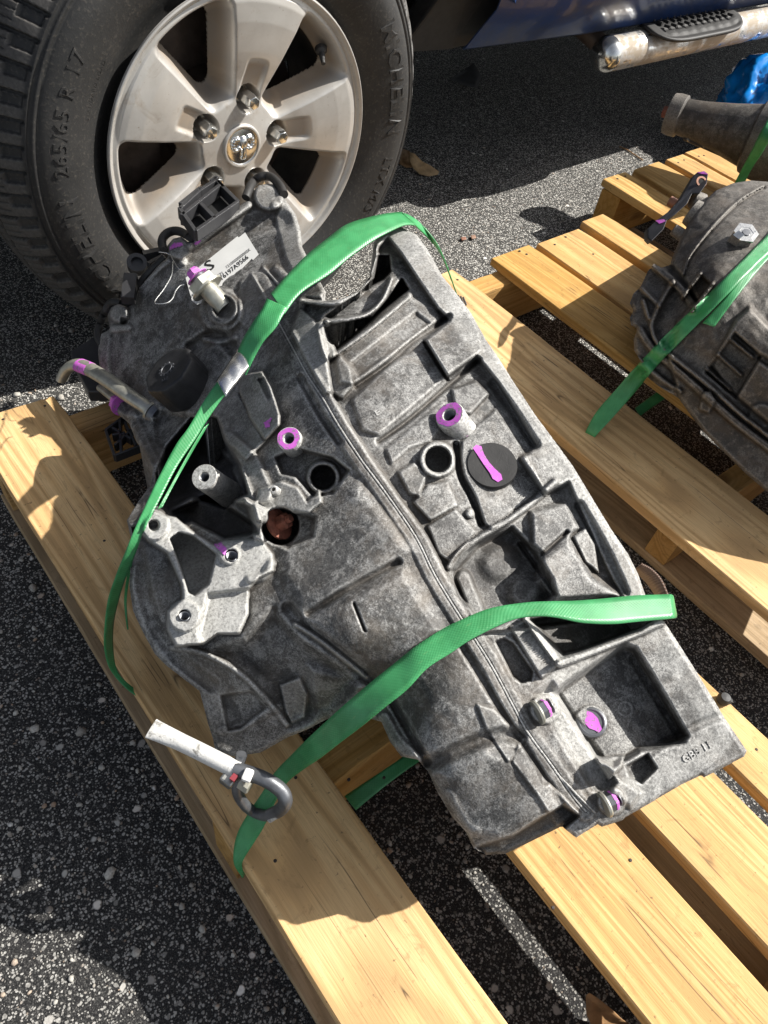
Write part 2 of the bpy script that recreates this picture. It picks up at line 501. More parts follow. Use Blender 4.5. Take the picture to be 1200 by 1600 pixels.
M['magenta'] = simple('magenta_paint', (0.62, 0.12, 0.60), 0.5, 0, 0.2, 200, 0.3, 500)
def worn_paint():
    m, nt, b = nodes_of('worn_magenta_paint'); c = coords(nt)
    n1 = noise(nt, c, 260, 4, 0.7, 0.5); n2 = noise(nt, c, 60, 2)
    col = ramp(nt, n2, [(0.3, (0.50, 0.085, 0.50)), (0.7, (0.66, 0.16, 0.63))])
    col = mix(nt, ramp(nt, n1, [(0.55, 0.0), (0.60, 0.9)]), col, (0.24, 0.20, 0.22))
    nt.links.new(col, b.inputs['Base Color']); b.inputs['Roughness'].default_value = 0.5
    bump(nt, b, n1, 0.4, 0.0006)
    return m
M['magenta'] = worn_paint()
M['rust'] = simple('rusty_steel', (0.27, 0.095, 0.06), 0.75, 0.1, 0.5, 160, 0.5, 500)
M['paper'] = simple('label_paper', (0.66, 0.66, 0.63), 0.6, 0, 0.05)
M['ink'] = simple('black_ink', (0.015, 0.015, 0.015), 0.6)
M['nail'] = simple('nail_hole', (0.035, 0.025, 0.02), 0.7)
M['copper'] = simple('copper_pin', (0.22, 0.10, 0.06), 0.5, 0.4, 0.3)
M['tin'] = simple('bright_tin', (0.62, 0.62, 0.60), 0.25, 0.95, 0.15, 120, 0.25, 350)
M['blue_bag'] = simple('blue_plastic_film', (0.006, 0.22, 0.66), 0.2, 0, 0.2, 20, coat=0.3)
M['leaf'] = simple('dry_leaf', (0.30, 0.17, 0.075), 0.7, 0, 0.4, 60, 0.5, 200)
M['leaf_pale'] = simple('pale_dry_leaf', (0.42, 0.29, 0.15), 0.7, 0, 0.35, 60, 0.5, 200)

def strap_mat():
    m, nt, b = nodes_of('green_strapping')
    c = coords(nt, kind='UV')
    sx = nt.nodes.new('ShaderNodeSeparateXYZ'); nt.links.new(c, sx.inputs[0])
    u = math_(nt, 'SINE', math_(nt, 'MULTIPLY', sx.outputs[0], 2 * math.pi / 0.0030))
    v = math_(nt, 'SINE', math_(nt, 'MULTIPLY', sx.outputs[1], 2 * math.pi / 0.0034))
    p = math_(nt, 'MULTIPLY', u, v)
    c3 = coords(nt)
    n = noise(nt, c3, 45, 3)
    col = ramp(nt, n, [(0.35, (0.036, 0.215, 0.070)), (0.65, (0.058, 0.300, 0.108))])
    sc = noise(nt, coords(nt, (90, 14, 1), 'UV', rot=(0, 0, 0.9)), 6.0, 3, 0.6)
    col = mix(nt, ramp(nt, sc, [(0.60, 0.0), (0.78, 0.5)]), col, (0.20, 0.33, 0.13))
    col = mix(nt, ramp(nt, p, [(0.6, 0.0), (1.0, 0.25)]), col, (0.12, 0.40, 0.17))
    nt.links.new(col, b.inputs['Base Color'])
    b.inputs['Roughness'].default_value = 0.36
    bump(nt, b, p, 0.22, 0.0004)
    return m
M['strap'] = strap_mat()
# ------------------------------------------------------------------ the setting: one sheet of asphalt
n = 60
g = np.concatenate([-np.geomspace(60, 2, 12), np.linspace(-1.6, 3.6, 50), np.geomspace(4.2, 60, 12)])
GX, GY = np.meshgrid(g, g + 0.2, indexing='ij')
GZ = np.where(np.hypot(GX, GY) < 5, 0.0010 * (vnoise(GX, GY, 0.21, 3) - 1), 0)
gv = np.stack([GX, GY, GZ], -1).reshape(-1, 3)
k = len(g); ii, jj = np.meshgrid(np.arange(k - 1), np.arange(k - 1), indexing='ij')
gf = np.stack([ii * k + jj, (ii + 1) * k + jj, (ii + 1) * k + jj + 1, ii * k + jj + 1], -1).reshape(-1, 4)
ground = mesh_obj('asphalt_ground', gv, gf, M['asphalt'], loc=(0, 0, 0))
tag(ground, kind='structure')

# pebbles proud of the asphalt, one mass nobody could count
t = (1 + 5 ** 0.5) / 2
ico_v = np.array([(-1, t, 0), (1, t, 0), (-1, -t, 0), (1, -t, 0), (0, -1, t), (0, 1, t), (0, -1, -t), (0, 1, -t), (t, 0, -1), (t, 0, 1), (-t, 0, -1), (-t, 0, 1)], float)
ico_v /= np.linalg.norm(ico_v[0])
ico_f = np.array([(0, 11, 5), (0, 5, 1), (0, 1, 7), (0, 7, 10), (0, 10, 11), (1, 5, 9), (5, 11, 4), (11, 10, 2), (10, 7, 6), (7, 1, 8), (3, 9, 4), (3, 4, 2), (3, 2, 6), (3, 6, 8), (3, 8, 9), (4, 9, 5), (2, 4, 11), (6, 2, 10), (8, 6, 7), (9, 8, 1)])
def pebbles(name, n, x0, x1, y0, y1, smin, smax, power, seed):
    r = np.random.default_rng(seed)
    s = smin + (smax - smin) * r.random(n) ** power
    cx = r.uniform(x0, x1, n); cy = r.uniform(y0, y1, n); a = r.uniform(0, 6.28, n); el = r.uniform(0.55, 1.0, n)
    v = ico_v[None] * (1 + r.uniform(-.22, .22, (n, 12, 1)))
    v = v * np.stack([s, s * el, s * 0.55], -1)[:, None, :] * 0.5
    X = v[..., 0] * np.cos(a)[:, None] - v[..., 1] * np.sin(a)[:, None]
    Y = v[..., 0] * np.sin(a)[:, None] + v[..., 1] * np.cos(a)[:, None]
    P = np.stack([X + cx[:, None], Y + cy[:, None], v[..., 2] + (s * 0.04)[:, None]], -1).reshape(-1, 3)
    F = (ico_f[None] + (np.arange(n) * 12)[:, None, None]).reshape(-1, 3)
    o = mesh_obj(name, P, F, M['pebble'], loc=(0, 0, 0))
    return tag(o, kind='stuff')
pebbles('embedded_gravel', 5500, -0.5, 0.85, -0.4, 1.3, 0.0028, 0.0095, 4.0, 5)
pebbles('coarse_gravel', 260, -0.5, 0.85, -0.4, 1.3, 0.007, 0.018, 2.5, 6)

# ------------------------------------------------------------------ pallets: every board, block and nail is a piece
def board(root, x0, x1, y0, y1, z0, z1, axis, mat, name='board', seed=0, skew=0.0, wane=0.0):
    r = np.random.default_rng(seed)
    L0, L1 = (y0, y1) if axis == 'Y' else (x0, x1)
    W0, W1 = (x0, x1) if axis == 'Y' else (y0, y1)
    n = 26; c = 0.0016
    ts = np.linspace(0, 1, n); verts = []
    def wob(amp, k=5):
        ph = r.uniform(0, 6.28, k); return sum(np.sin(ts * (3 + 7 * i) + ph[i]) / (1 + i) for i in range(k)) * amp
    wa, wb, za, zb = wob(0.0007), wob(0.0007), wob(0.0004), wob(0.0004)
    chip = np.where(r.random(n) < 0.18, r.uniform(0, 0.0016, n), 0)
    for i, tt in enumerate(ts):
        if i == 0: l = L0
        elif i == n - 1: l = L1
        else: l = L0 + (L1 - L0) * tt
        e = 0.0012 if i in (0, n - 1) else 0.0
        w0 = W0 + wa[i] + e; w1 = W1 + wb[i] - e; a0 = z0 + za[i] + e; a1 = z1 + zb[i] * 0.6 - e
        c2 = c + chip[i]
        ring = [(w0 + c, a0), (w1 - c, a0), (w1, a0 + c), (w1, a1 - c2), (w1 - c2, a1), (w0 + c2, a1), (w0, a1 - c2), (w0, a0 + c)]
        for q, (w, z) in enumerate(ring):
            lw = l + skew * (w - W0) * (1 if i == n - 1 else 0)
            verts.append((w, lw, z) if axis == 'Y' else (lw, w, z))
    faces = []
    for i in range(n - 1):
        for k_ in range(8):
            k2 = (k_ + 1) % 8
            q = [i * 8 + k_, i * 8 + k2, (i + 1) * 8 + k2, (i + 1) * 8 + k_]
            faces.append(q if axis == 'X' else q[::-1])
    e0 = list(range(8)); e1 = [(n - 1) * 8 + q for q in range(8)]
    faces += ([e0[::-1], e1] if axis == 'X' else [e0, e1[::-1]])
    return mesh_obj(name, verts, faces, mat, root, True, sharp=30)

def nail(root, x, y, z, r=0.0019, seed=0):
    m = MB(); m.lathe((x, y, z - 0.001), (0, 0, 1), [(0, r), (0.0013, r), (0.0017, r * 0.7)], 8)
    return m.build('nail_head', M['nail'], root)

ZB0, ZB1, ZS0, ZS1, ZT0, ZT1 = 0.001, 0.0175, 0.018, 0.1225, 0.123, 0.142
# pallet under the large gearbox
P1 = thing('wooden_pallet', 'pale pine pallet carrying the large grey transmission in front of the truck wheel', 'pallet', (0.38, 0.3, 0), 'wooden shipping pallets')
Y0, Y1 = -0.30, 0.90
tops = [(0.0895, 0.212, Y1 + 0.015), (0.322, 0.438, Y1 - .02), (0.471, 0.579, Y1 - .02), (0.606, 0.673, Y1 - .02)]
for i, (a, b_, ye) in enumerate(tops):
    board(P1, a, b_, Y0, ye, ZT0, ZT1, 'Y', M['wood_y'], seed=20 + i, skew=-0.06 if i == 0 else 0.02)
for i, (a, b_) in enumerate([(0.086, 0.205), (0.462, 0.60)]):
    board(P1, a, b_, Y0, Y1 - 0.02, ZB0, ZB1, 'Y', M['wood_old'], seed=40 + i)
for i, (ya, yb) in enumerate([(0.835, 0.878), (0.196, 0.245), (-0.29, -0.25)]):
    x1 = 0.36 if i == 0 else 0.67
    board(P1, 0.092, 0.67, ya, yb, ZS0, ZS1, 'X', M['wood_x'], 'stringer', seed=50 + i)
for (px, py) in ((5, 655), (70, 634), (600, 1215), (545, 1218), (462, 1215), (985, 1344), (864, 1418), (1182, 1171), (430, 1345), (163, 845)):
    q = bp(px, py, ZT1); nail(P1, q[0], q[1], ZT1)

# pallet under the right-hand gearbox
P2 = thing('wooden_pallet', 'pine pallet under the brown transmission at the right, its near board half in shade', 'pallet', (1.15, 0.4, 0), 'wooden shipping pallets')
Ya, Yb = -0.15, 0.865
for i, (a, b_, ye) in enumerate([(0.832, 0.998, Yb), (1.096, 1.211, Yb), (1.226, 1.363, Yb - .006), (1.391, 1.47, Yb + .012)]):
    if i == 0: a, b_ = 0.838, 0.998
    board(P2, a, b_, Ya, ye, ZT0, ZT1, 'Y', M['wood_y'] if i else M['wood_y'], seed=60 + i, skew=0.05 if i == 0 else 0.0)
for i, (a, b_) in enumerate([(0.888, 0.993), (1.36, 1.46)]):
    board(P2, a, b_, Ya, Yb - 0.01, ZB0, ZB1, 'Y', M['wood_old'], seed=80 + i)
for i, (ya, yb) in enumerate([(0.80, 0.845), (0.190, 0.233), (-0.14, -0.10)]):
    board(P2, 0.889, 1.468, ya, yb, ZS0, ZS1, 'X', M['wood_x'], 'stringer', seed=90 + i)
for (px, py) in ((715, 437), (812, 392), (823, 397), (867, 382), (884, 370), (927, 397)):
    q = bp(px, py, ZT1); nail(P2, q[0], q[1], ZT1, 0.0026)

# pallet further back on the right
P3 = thing('wooden_pallet', 'pine pallet farthest from the camera, under the long ribbed tail housing', 'pallet', (1.9, 0.7, 0), 'wooden shipping pallets')
xs = [(1.596, 1.681), (1.712, 1.825), (1.845, 1.931), (1.945, 2.04), (2.10, 2.2), (2.24, 2.36), (2.40, 2.5)]
xs = [(1.596, 1.685), (1.716, 1.822), (1.848, 1.925), (1.938, 2.03), (2.08, 2.19), (2.22, 2.33), (2.36, 2.46)]
for i, (a, b_) in enumerate(xs):
    board(P3, a, b_, 0.10, 0.99 - 0.002 * (i % 3), ZT0, ZT1 , 'Y', M['wood_y'], seed=100 + i)
for i, (ya, yb) in enumerate([(0.925, 0.985), (0.52, 0.56)]):
    board(P3, 1.60, 2.44, ya, yb, ZS0, ZS1, 'X', M['wood_x'], 'stringer', seed=120 + i)
board(P3, 1.62, 1.72, 0.12, 0.97, ZB0, ZB1, 'Y', M['wood_old'], seed=130)
for (px, py) in ((965, 279), (977, 275), (1060, 254), (1069, 250), (1092, 244), (1100, 243)):
    q = bp(px, py, ZT1); nail(P3, q[0], q[1], ZT1, 0.0028)
# ------------------------------------------------------------------ relief castings
class Relief:
    """height field of a casting over a grid of viewing points, shaped by pads, pockets and ribs"""
    def __init__(s, x0, x1, y0, y1, step, ctrl):
        s.x0, s.y0, s.step = x0, y0, step
        s.xs = np.arange(x0, x1 + step, step, dtype=float); s.ys = np.arange(y0, y1 + step, step, dtype=float)
        s.X, s.Y = np.meshgrid(s.xs, s.ys, indexing='ij')
        c = np.array(ctrl, float); P = c[:, :2] / 500.0
        def U(r2): return np.where(r2 > 1e-12, r2 * np.log(r2 + 1e-12), 0)
        n = len(c); K = U(((P[:, None] - P[None]) ** 2).sum(-1)) + np.eye(n) * 0.004
        A = np.zeros((n + 3, n + 3)); A[:n, :n] = K; A[:n, n] = 1; A[:n, n + 1:] = P; A[n, :n] = 1; A[n + 1:, :n] = P.T
        w = np.linalg.solve(A, np.r_[c[:, 2], 0, 0, 0])
        xx = s.X / 500; yy = s.Y / 500
        Z = w[n] + w[n + 1] * xx + w[n + 2] * yy
        for i in range(n): Z = Z + w[i] * U((xx - P[i, 0]) ** 2 + (yy - P[i, 1]) ** 2)
        s.Z = Z; s.base = Z.copy(); s.clean = np.zeros_like(Z); s.grime = np.zeros_like(Z)
    def _win(s, pts, pad):
        p = np.asarray(pts, float)
        i0 = max(0, int((p[:, 0].min() - pad - s.x0) / s.step)); i1 = int((p[:, 0].max() + pad - s.x0) / s.step) + 2
        j0 = max(0, int((p[:, 1].min() - pad - s.y0) / s.step)); j1 = int((p[:, 1].max() + pad - s.y0) / s.step) + 2
        return (slice(i0, i1), slice(j0, j1))
    def poly(s, pts, dz, soft=5, clean=0, grime=0, rnd=0):
        soft = max(2.4, soft * 0.75)
        w = s._win(pts, soft + 4); X, Y = s.X[w], s.Y[w]
        if rnd: X = X + rnd * vnoise(X, Y, 14, 5); Y = Y + rnd * vnoise(X, Y, 14, 6)
        sd, _, _ = poly_sd(X, Y, pts)
        m = sstep(-soft / 2, soft / 2, sd)
        s.Z[w] += dz * 0.001 * m
        if clean: s.clean[w] = np.maximum(s.clean[w] * (1 if clean > 0 else 1 - m), clean * m)
        if grime: s.grime[w] = np.maximum(s.grime[w], grime * m)
    def rib(s, pts, hw, dz, soft=4, clean=0, grime=0, sp=True):
        soft = max(2.2, soft * 0.8)
        if sp and len(pts) > 2: pts = spline(pts, 6)
        w = s._win(pts, hw + soft + 4); X, Y = s.X[w], s.Y[w]
        d, _, _ = seg_dist(X, Y, pts)
        m = 1 - sstep(max(0, hw - soft / 2), hw + soft / 2, d)
        s.Z[w] += dz * 0.001 * m
        if clean: s.clean[w] = np.maximum(s.clean[w], clean * m)
        if grime: s.grime[w] = np.maximum(s.grime[w], grime * m)
    def disc(s, x, y, r, dz, soft=4, clean=0, grime=0):
        s.rib([(x, y), (x + .01, y)], r, dz, soft, clean, grime, False)
    def flat(s, pts, ref, soft=6, blend=1.0):
        a = np.array([[x, y, 1.0] for x, y, _ in ref]); co = np.linalg.lstsq(a, np.array([q[2] for q in ref]), rcond=None)[0]
        w = s._win(pts, soft + 6); X, Y = s.X[w], s.Y[w]; sd, _, _ = poly_sd(X, Y, pts); m = sstep(-soft / 2, soft / 2, sd) * blend
        s.Z[w] = s.Z[w] * (1 - m) + (co[0] * X + co[1] * Y + co[2]) * m
    def paint_clean(s, pts, v, soft=8):
        w = s._win(pts, soft + 6); X = s.X[w] + 3 * vnoise(s.X[w], s.Y[w], 9, 8); sd, _, _ = poly_sd(X, s.Y[w], pts)
        m = sstep(-soft, soft, sd); s.clean[w] = s.clean[w] * (1 - m) + v * m
    def z(s, px, py):
        px = np.asarray(px, float); py = np.asarray(py, float)
        i = np.clip((px - s.x0) / s.step, 0, len(s.xs) - 1.001); j = np.clip((py - s.y0) / s.step, 0, len(s.ys) - 1.001)
        a = i.astype(int); b = j.astype(int); u = i - a; v = j - b
        Z = s.Z
        return Z[a, b] * (1 - u) * (1 - v) + Z[a + 1, b] * u * (1 - v) + Z[a, b + 1] * (1 - u) * v + Z[a + 1, b + 1] * u * v
    def p(s, px, py, dz=0.0):
        return Vector(bp(px, py, float(s.z(px, py)) + dz).tolist())
    def build(s, name, region, mat, parent, floor=0.1425, edge=6, drop=4, shrink=0.10, whole=None, skirt=True):
        """mesh of one region of the field, its border closed by a skirt down to floor"""
        w = s._win(region, s.step * 2)
        X, Y, Z = s.X[w].copy(), s.Y[w].copy(), s.Z[w].copy()
        sd, nx, ny = poly_sd(X, Y, region)
        keep = sd > -s.step * 1.05
        out = (sd < 0) & keep
        X[out] = nx[out]; Y[out] = ny[out]
        sdd = np.maximum(sd, 0)
        if whole is not None:
            sw, _, _ = poly_sd(X, Y, whole); sw = np.maximum(sw, 0)
        else: sw = sdd
        Z = np.where(out, s.z(X, Y), Z)
        Z -= drop * 0.001 * (1 - sstep(0, edge, sw)) ** 1.5
        idx = -np.ones(X.shape, int)
        cell = keep[:-1, :-1] & keep[1:, :-1] & keep[1:, 1:] & keep[:-1, 1:]
        insd = sd > 0
        anyin = insd[:-1, :-1] | insd[1:, :-1] | insd[1:, 1:] | insd[:-1, 1:]
        cell &= anyin
        use = np.zeros(X.shape, bool)
        use[:-1, :-1] |= cell; use[1:, :-1] |= cell; use[1:, 1:] |= cell; use[:-1, 1:] |= cell
        idx[use] = np.arange(use.sum())
        vx, vy, vz = X[use], Y[use], Z[use]
        verts = bp(vx, vy, vz)
        I, J = np.nonzero(cell)
        quads = np.stack([idx[I, J], idx[I, J + 1], idx[I + 1, J + 1], idx[I + 1, J]], -1)
        cl = s.clean[w][use]; gr = s.grime[w][use]
        if skirt:
            # border edges: those used once
            e = np.concatenate([quads[:, [0, 1]], quads[:, [1, 2]], quads[:, [2, 3]], quads[:, [3, 0]]])
            key = np.sort(e, 1); kk = key[:, 0].astype(np.int64) * 10 ** 7 + key[:, 1]
            u, inv, cnt = np.unique(kk, return_inverse=True, return_counts=True)
            be = e[cnt[inv] == 1]
            bv = np.unique(be); remap = -np.ones(len(verts), int); remap[bv] = np.arange(len(bv))
            pix = np.stack([vx[bv], vy[bv]], -1); cen = np.asarray(region, float).mean(0)
            low = []
            wh = np.asarray(whole if whole is not None else region, float)
            for k, v in enumerate(bv):
                P = verts[v]
                q = np.array([P[0], P[1], floor]); pq = proj(q)
                d, _, _ = poly_sd(np.array([pq[0]]), np.array([pq[1]]), wh)
                if d[0] < 6:
                    pp = pix[k] + (wh.mean(0) - pix[k]) * shrink
                    q = bp(pp[0], pp[1], floor)
                low.append(q)
            low = np.array(low); nb = len(verts)
            verts = np.concatenate([verts, low])
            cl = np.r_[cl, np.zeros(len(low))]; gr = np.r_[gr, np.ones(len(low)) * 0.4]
            sk = np.stack([be[:, 1], be[:, 0], nb + remap[be[:, 0]], nb + remap[be[:, 1]]], -1)
            quads = np.concatenate([quads, sk])
        o = mesh_obj(name, verts, quads, mat, parent, True)
        for nm, arr in (('clean', cl), ('grime', gr)):
            a = o.data.attributes.new(nm, 'FLOAT', 'POINT'); a.data.foreach_set('value', arr.astype(np.float32))
        return o
    def patch(s, name, pts, mat, parent, dz=0.0008, step=1.6, rnd=0.0):
        """thin skin lying on the relief inside a polygon"""
        p = np.asarray(pts, float)
        X, Y = np.meshgrid(np.arange(p[:, 0].min() - step, p[:, 0].max() + 2 * step, step), np.arange(p[:, 1].min() - step, p[:, 1].max() + 2 * step, step), indexing='ij')
        XX = X + rnd * vnoise(X, Y, 5, 2); YY = Y + rnd * vnoise(X, Y, 5, 3)
        sd, nx, ny = poly_sd(XX, YY, pts)
        keep = sd > -step * 0.9
        cell = keep[:-1, :-1] & keep[1:, :-1] & keep[1:, 1:] & keep[:-1, 1:]
        use = np.zeros(X.shape, bool)
        use[:-1, :-1] |= cell; use[1:, :-1] |= cell; use[1:, 1:] |= cell; use[:-1, 1:] |= cell
        idx = -np.ones(X.shape, int); idx[use] = np.arange(use.sum())
        v = bp(X[use], Y[use], s.z(X[use], Y[use]) + dz)
        I, J = np.nonzero(cell)
        q = np.stack([idx[I, J], idx[I, J + 1], idx[I + 1, J + 1], idx[I + 1, J]], -1)
        return mesh_obj(name, v, q.tolist(), mat, parent, True)

def text_flat(body, extrude=0.0, bold=False, space=1.0, res=2):
    cu = bpy.data.curves.new('t', 'FONT'); cu.body = body; cu.extrude = extrude; cu.resolution_u = res
    cu.space_character = space; cu.align_x = 'LEFT'
    if bold: cu.offset = 0.015
    o = bpy.data.objects.new('t', cu); COL.objects.link(o)
    dg = bpy.context.evaluated_depsgraph_get()
    me = bpy.data.meshes.new_from_object(o.evaluated_get(dg))
    v = np.array([tuple(x.co) for x in me.vertices]); f = [list(p.vertices) for p in me.polygons]
    bpy.data.objects.remove(o); bpy.data.curves.remove(cu); bpy.data.meshes.remove(me)
    if len(v) == 0: v = np.zeros((3, 3)); f = [[0, 1, 2]]
    return v, f

# ------------------------------------------------------------------ the large transmission
ctrl = [(600, 350, .462), (680, 420, .458), (760, 530, .45), (860, 650, .435), (950, 820, .41), (1040, 950, .385), (1165, 1175, .325),
        (1100, 1210, .318), (985, 1265, .312), (900, 1300, .305), (790, 1335, .285), (700, 1280, .288), (600, 1120, .30), (440, 1165, .235),
        (340, 1165, .24), (310, 1090, .265), (250, 1010, .285), (205, 940, .305), (205, 850, .322), (240, 740, .265), (180, 640, .186), (155, 530, .212), (165, 590, .198), (230, 620, .228),
        (200, 420, .298), (270, 380, .345), (340, 300, .392), (440, 290, .408), (480, 380, .414), (500, 440, .440), (560, 560, .458), (560, 700, .44), (700, 900, .405),
        (850, 1100, .358), (950, 1240, .325), (450, 600, .415), (350, 550, .330), (260, 540, .275), (300, 450, .335), (400, 400, .376), (350, 415, .358), (390, 345, .388), (400, 500, .384), (290, 660, .275), (340, 640, .325), (400, 800, .374), (450, 950, .366), (550, 1000, .378), (420, 1010, .345), (395, 900, .364), (500, 850, .392),
        (650, 1150, .335), (760, 1240, .318), (300, 900, .340), (350, 1050, .300), (1000, 1100, .345)]
G = Relief(120, 1185, 270, 1350, 2.1, ctrl)
seam = [(404, 440), (434, 501), (457, 543), (480, 585), (503, 620), (530, 666), (565, 719), (599, 765), (649, 838), (680, 900), (720, 965), (765, 1035), (800, 1100), (825, 1145), (865, 1200), (897, 1246), (916, 1268)]
bell = [(438, 506), (440, 488), (460, 472), (480, 468), (507, 470), (533, 467), (560, 456), (579, 431), (588, 400), (584, 379), (592, 368), (610, 355), (624, 353), (651, 367), (667, 388), (691, 431),
        (712, 457), (736, 489), (760, 532), (779, 559), (800, 593), (836, 648), (860, 680), (895, 728), (930, 786), (955, 827), (981, 865), (997, 897), (1008, 929), (1041, 976), (1060, 1005),
        (1093, 1057), (1133, 1123), (1167, 1173), (1163, 1182), (1100, 1215), (1096, 1211), (1063, 1227), (1027, 1248), (1023, 1251), (977, 1277), (972, 1282), (940, 1292), (934, 1288),
        (918, 1271)] + seam[::-1][1:-1]
main = [(438, 506)] + seam[2:-1] + [(918, 1271), (934, 1288), (900, 1309), (886, 1298), (878, 1291), (790, 1334), (760, 1336), (740, 1325), (728, 1300), (707, 1277), (683, 1237), (670, 1207), (653, 1187), (627, 1182),
        (610, 1160), (596, 1128), (573, 1121), (510, 1124), (480, 1140), (450, 1152), (407, 1176), (365, 1182), (336, 1172), (333, 1155), (325, 1130), (312, 1080), (295, 1067), (260, 1040), (242, 1022), (222, 985),
        (208, 955), (202, 915), (205, 870), (210, 830), (198, 813), (217, 782), (234, 760), (240, 733), (255, 720), (290, 690), (330, 640), (365, 585), (405, 530)]
cover = [(438, 506), (405, 530), (365, 585), (330, 640), (290, 690), (255, 720), (240, 733), (230, 713), (213, 690), (202, 662), (182, 645), (166, 615), (156, 577), (153, 548), (158, 522), (172, 514), (168, 492), (173, 480), (184, 474), (200, 480),
         (209, 474), (218, 449), (233, 432), (248, 414), (262, 403), (261, 384), (270, 373), (283, 370), (296, 379), (309, 367), (337, 347), (374, 321), (390, 311), (396, 297), (405, 290), (416, 287), (427, 288), (438, 300), (446, 312),
         (462, 335), (470, 360), (472, 385), (484, 410), (500, 440), (509, 456), (504, 468), (480, 468), (460, 472), (440, 488)]
whole = cover[7:47] + bell[3:44] + main[17:47]
# bell housing
G.poly([(592, 386), (606, 372), (625, 395), (655, 440), (684, 482), (703, 500), (664, 532), (699, 588), (745, 556), (780, 600), (839, 698), (814, 716), (853, 771), (888, 753), (926, 838), (960, 910), (990, 960),
        (760, 990), (700, 900), (668, 838), (615, 765), (580, 715), (545, 662), (520, 620), (512, 565), (505, 500), (540, 470), (580, 430)], -15, 8, grime=0.12)
G.poly([(508, 494), (560, 460), (585, 435), (592, 400), (607, 400), (610, 424), (600, 436), (570, 452), (516, 497)], -45, 6, grime=.6)
G.rib([(470, 470), (507, 474), (535, 471), (560, 458), (580, 432), (589, 398)], 3.5, 16, 4)
G.poly([(508, 512), (545, 503), (580, 495), (605, 468), (628, 436), (638, 452), (602, 482), (527, 548), (513, 532)], -55, 6, grime=.7)
G.rib([(510, 502), (545, 499), (575, 490), (598, 468), (612, 436)], 3.2, 22, 4, clean=.15)
G.rib([(520, 556), (580, 512), (640, 462)], 3.5, 10, 5, clean=.25)
G.poly([(524, 560), (640, 464), (684, 482), (688, 504), (640, 545), (556, 601), (530, 598)], 5, 10)
G.poly([(548, 568), (650, 488), (672, 505), (560, 590)], -4, 10)
G.rib([(556, 603), (600, 572), (650, 531), (702, 494)], 4, -8, 6, grime=.5)
G.poly([(514, 570), (532, 555), (548, 575), (552, 603), (535, 622), (520, 615)], 7, 8, clean=.25)
G.poly([(550, 625), (600, 577), (650, 545), (664, 538), (696, 592), (640, 640), (592, 680), (566, 672)], 4, 8)
G.rib([(592, 690), (640, 655), (700, 603), (748, 562)], 4, -8, 6, grime=.5)
G.rib([(664, 536), (699, 594)], 2.5, -5, 4, grime=.4)
G.poly([(603, 702), (645, 667), (692, 628), (700, 655), (672, 690), (640, 700), (612, 725)], 3, 7)
G.poly([(706, 609), (744, 596), (764, 616), (735, 647), (712, 641)], 7, 6)
G.poly([(722, 690), (742, 668), (775, 640), (793, 668), (838, 735), (850, 765), (800, 800), (768, 826), (754, 816), (735, 775), (718, 735)], 5, 7)
G.rib([(712, 695), (720, 742), (738, 778), (752, 818)], 5, -9, 6, grime=.6)
G.rib([(770, 600), (800, 640), (836, 695)], 7, -6, 10, grime=.45)
G.disc(684, 718, 28, 9, 4, clean=.42); G.disc(684, 718, 20, -30, 3, grime=.8)
G.poly([(622, 738), (648, 722), (668, 742), (655, 775), (640, 772)], 6, 6, clean=.12)
G.poly([(645, 785), (668, 758), (700, 752), (716, 790), (672, 814)], 6, 7)
G.poly([(668, 822), (712, 795), (745, 832), (703, 878), (685, 866)], 6, 7)
G.disc(735, 802, 7, 6, 4, clean=.5)
G.rib([(702, 886), (720, 862), (745, 842), (790, 815), (835, 782), (868, 752)], 4.5, 10, 4)
G.poly([(708, 892), (745, 852), (800, 825), (836, 862), (862, 905), (868, 930), (835, 950), (760, 985), (728, 950), (715, 930)], -18, 14, grime=.5)
G.rib([(724, 903), (748, 962)], 11, 16, 9, clean=.12)
G.disc(820, 925, 24, 8, 24, clean=.1); G.disc(780, 880, 26, 5, 30)
G.poly([(845, 872), (888, 838), (925, 900), (975, 932), (870, 938), (842, 908)], 16, 22)
G.poly([(830, 800), (885, 785), (905, 825), (850, 868), (832, 850)], 9, 14)
G.poly([(895, 838), (915, 825), (930, 850), (935, 895), (915, 878)], 9, 5, clean=.3)
G.rib([(812, 850), (868, 928)], 3, -6, 4, grime=.5)
G.rib([(848, 866), (886, 832)], 3, -7, 6, grime=.5)
G.rib([(905, 790), (945, 860), (975, 925)], 7, -8, 10, grime=.3)
G.poly([(828, 968), (880, 1024), (905, 1018), (1000, 983), (1030, 962), (1005, 945), (940, 945)], -44, 12, grime=.55)
G.rib([(822, 966), (874, 1036)], 5, 9, 4, clean=.75)
G.rib([(875, 1037), (940, 1012), (1000, 987), (1046, 966)], 6, 12, 4, clean=.6, sp=False)
G.poly([(797, 980), (822, 968), (872, 1040), (846, 1060)], 7, 4, clean=.25)
G.poly([(774, 1002), (788, 997), (802, 1005), (833, 1050), (830, 1063), (815, 1067), (802, 1058)], -10, 4, grime=.3)
G.poly([(838, 1085), (862, 1068), (935, 1175), (962, 1222), (948, 1238), (925, 1232), (876, 1150)], -10, 18, clean=.55)
G.poly([(868, 1085), (880, 1072), (975, 1008), (992, 1014), (1018, 1055), (1073, 1150), (1060, 1160), (1030, 1166), (1000, 1172), (978, 1186), (958, 1196), (930, 1182)], -34, 16, grime=.15)
G.paint_clean([(845, 1075), (868, 1082), (930, 1180), (960, 1222), (945, 1235), (925, 1228), (880, 1155)], .7, 6)
G.paint_clean([(850, 1062), (885, 1045), (1000, 998), (975, 1012), (885, 1070), (862, 1080)], .55, 7)
G.rib([(990, 1030), (1030, 1095), (1066, 1156)], 7, -3, 8, grime=.35, sp=False)
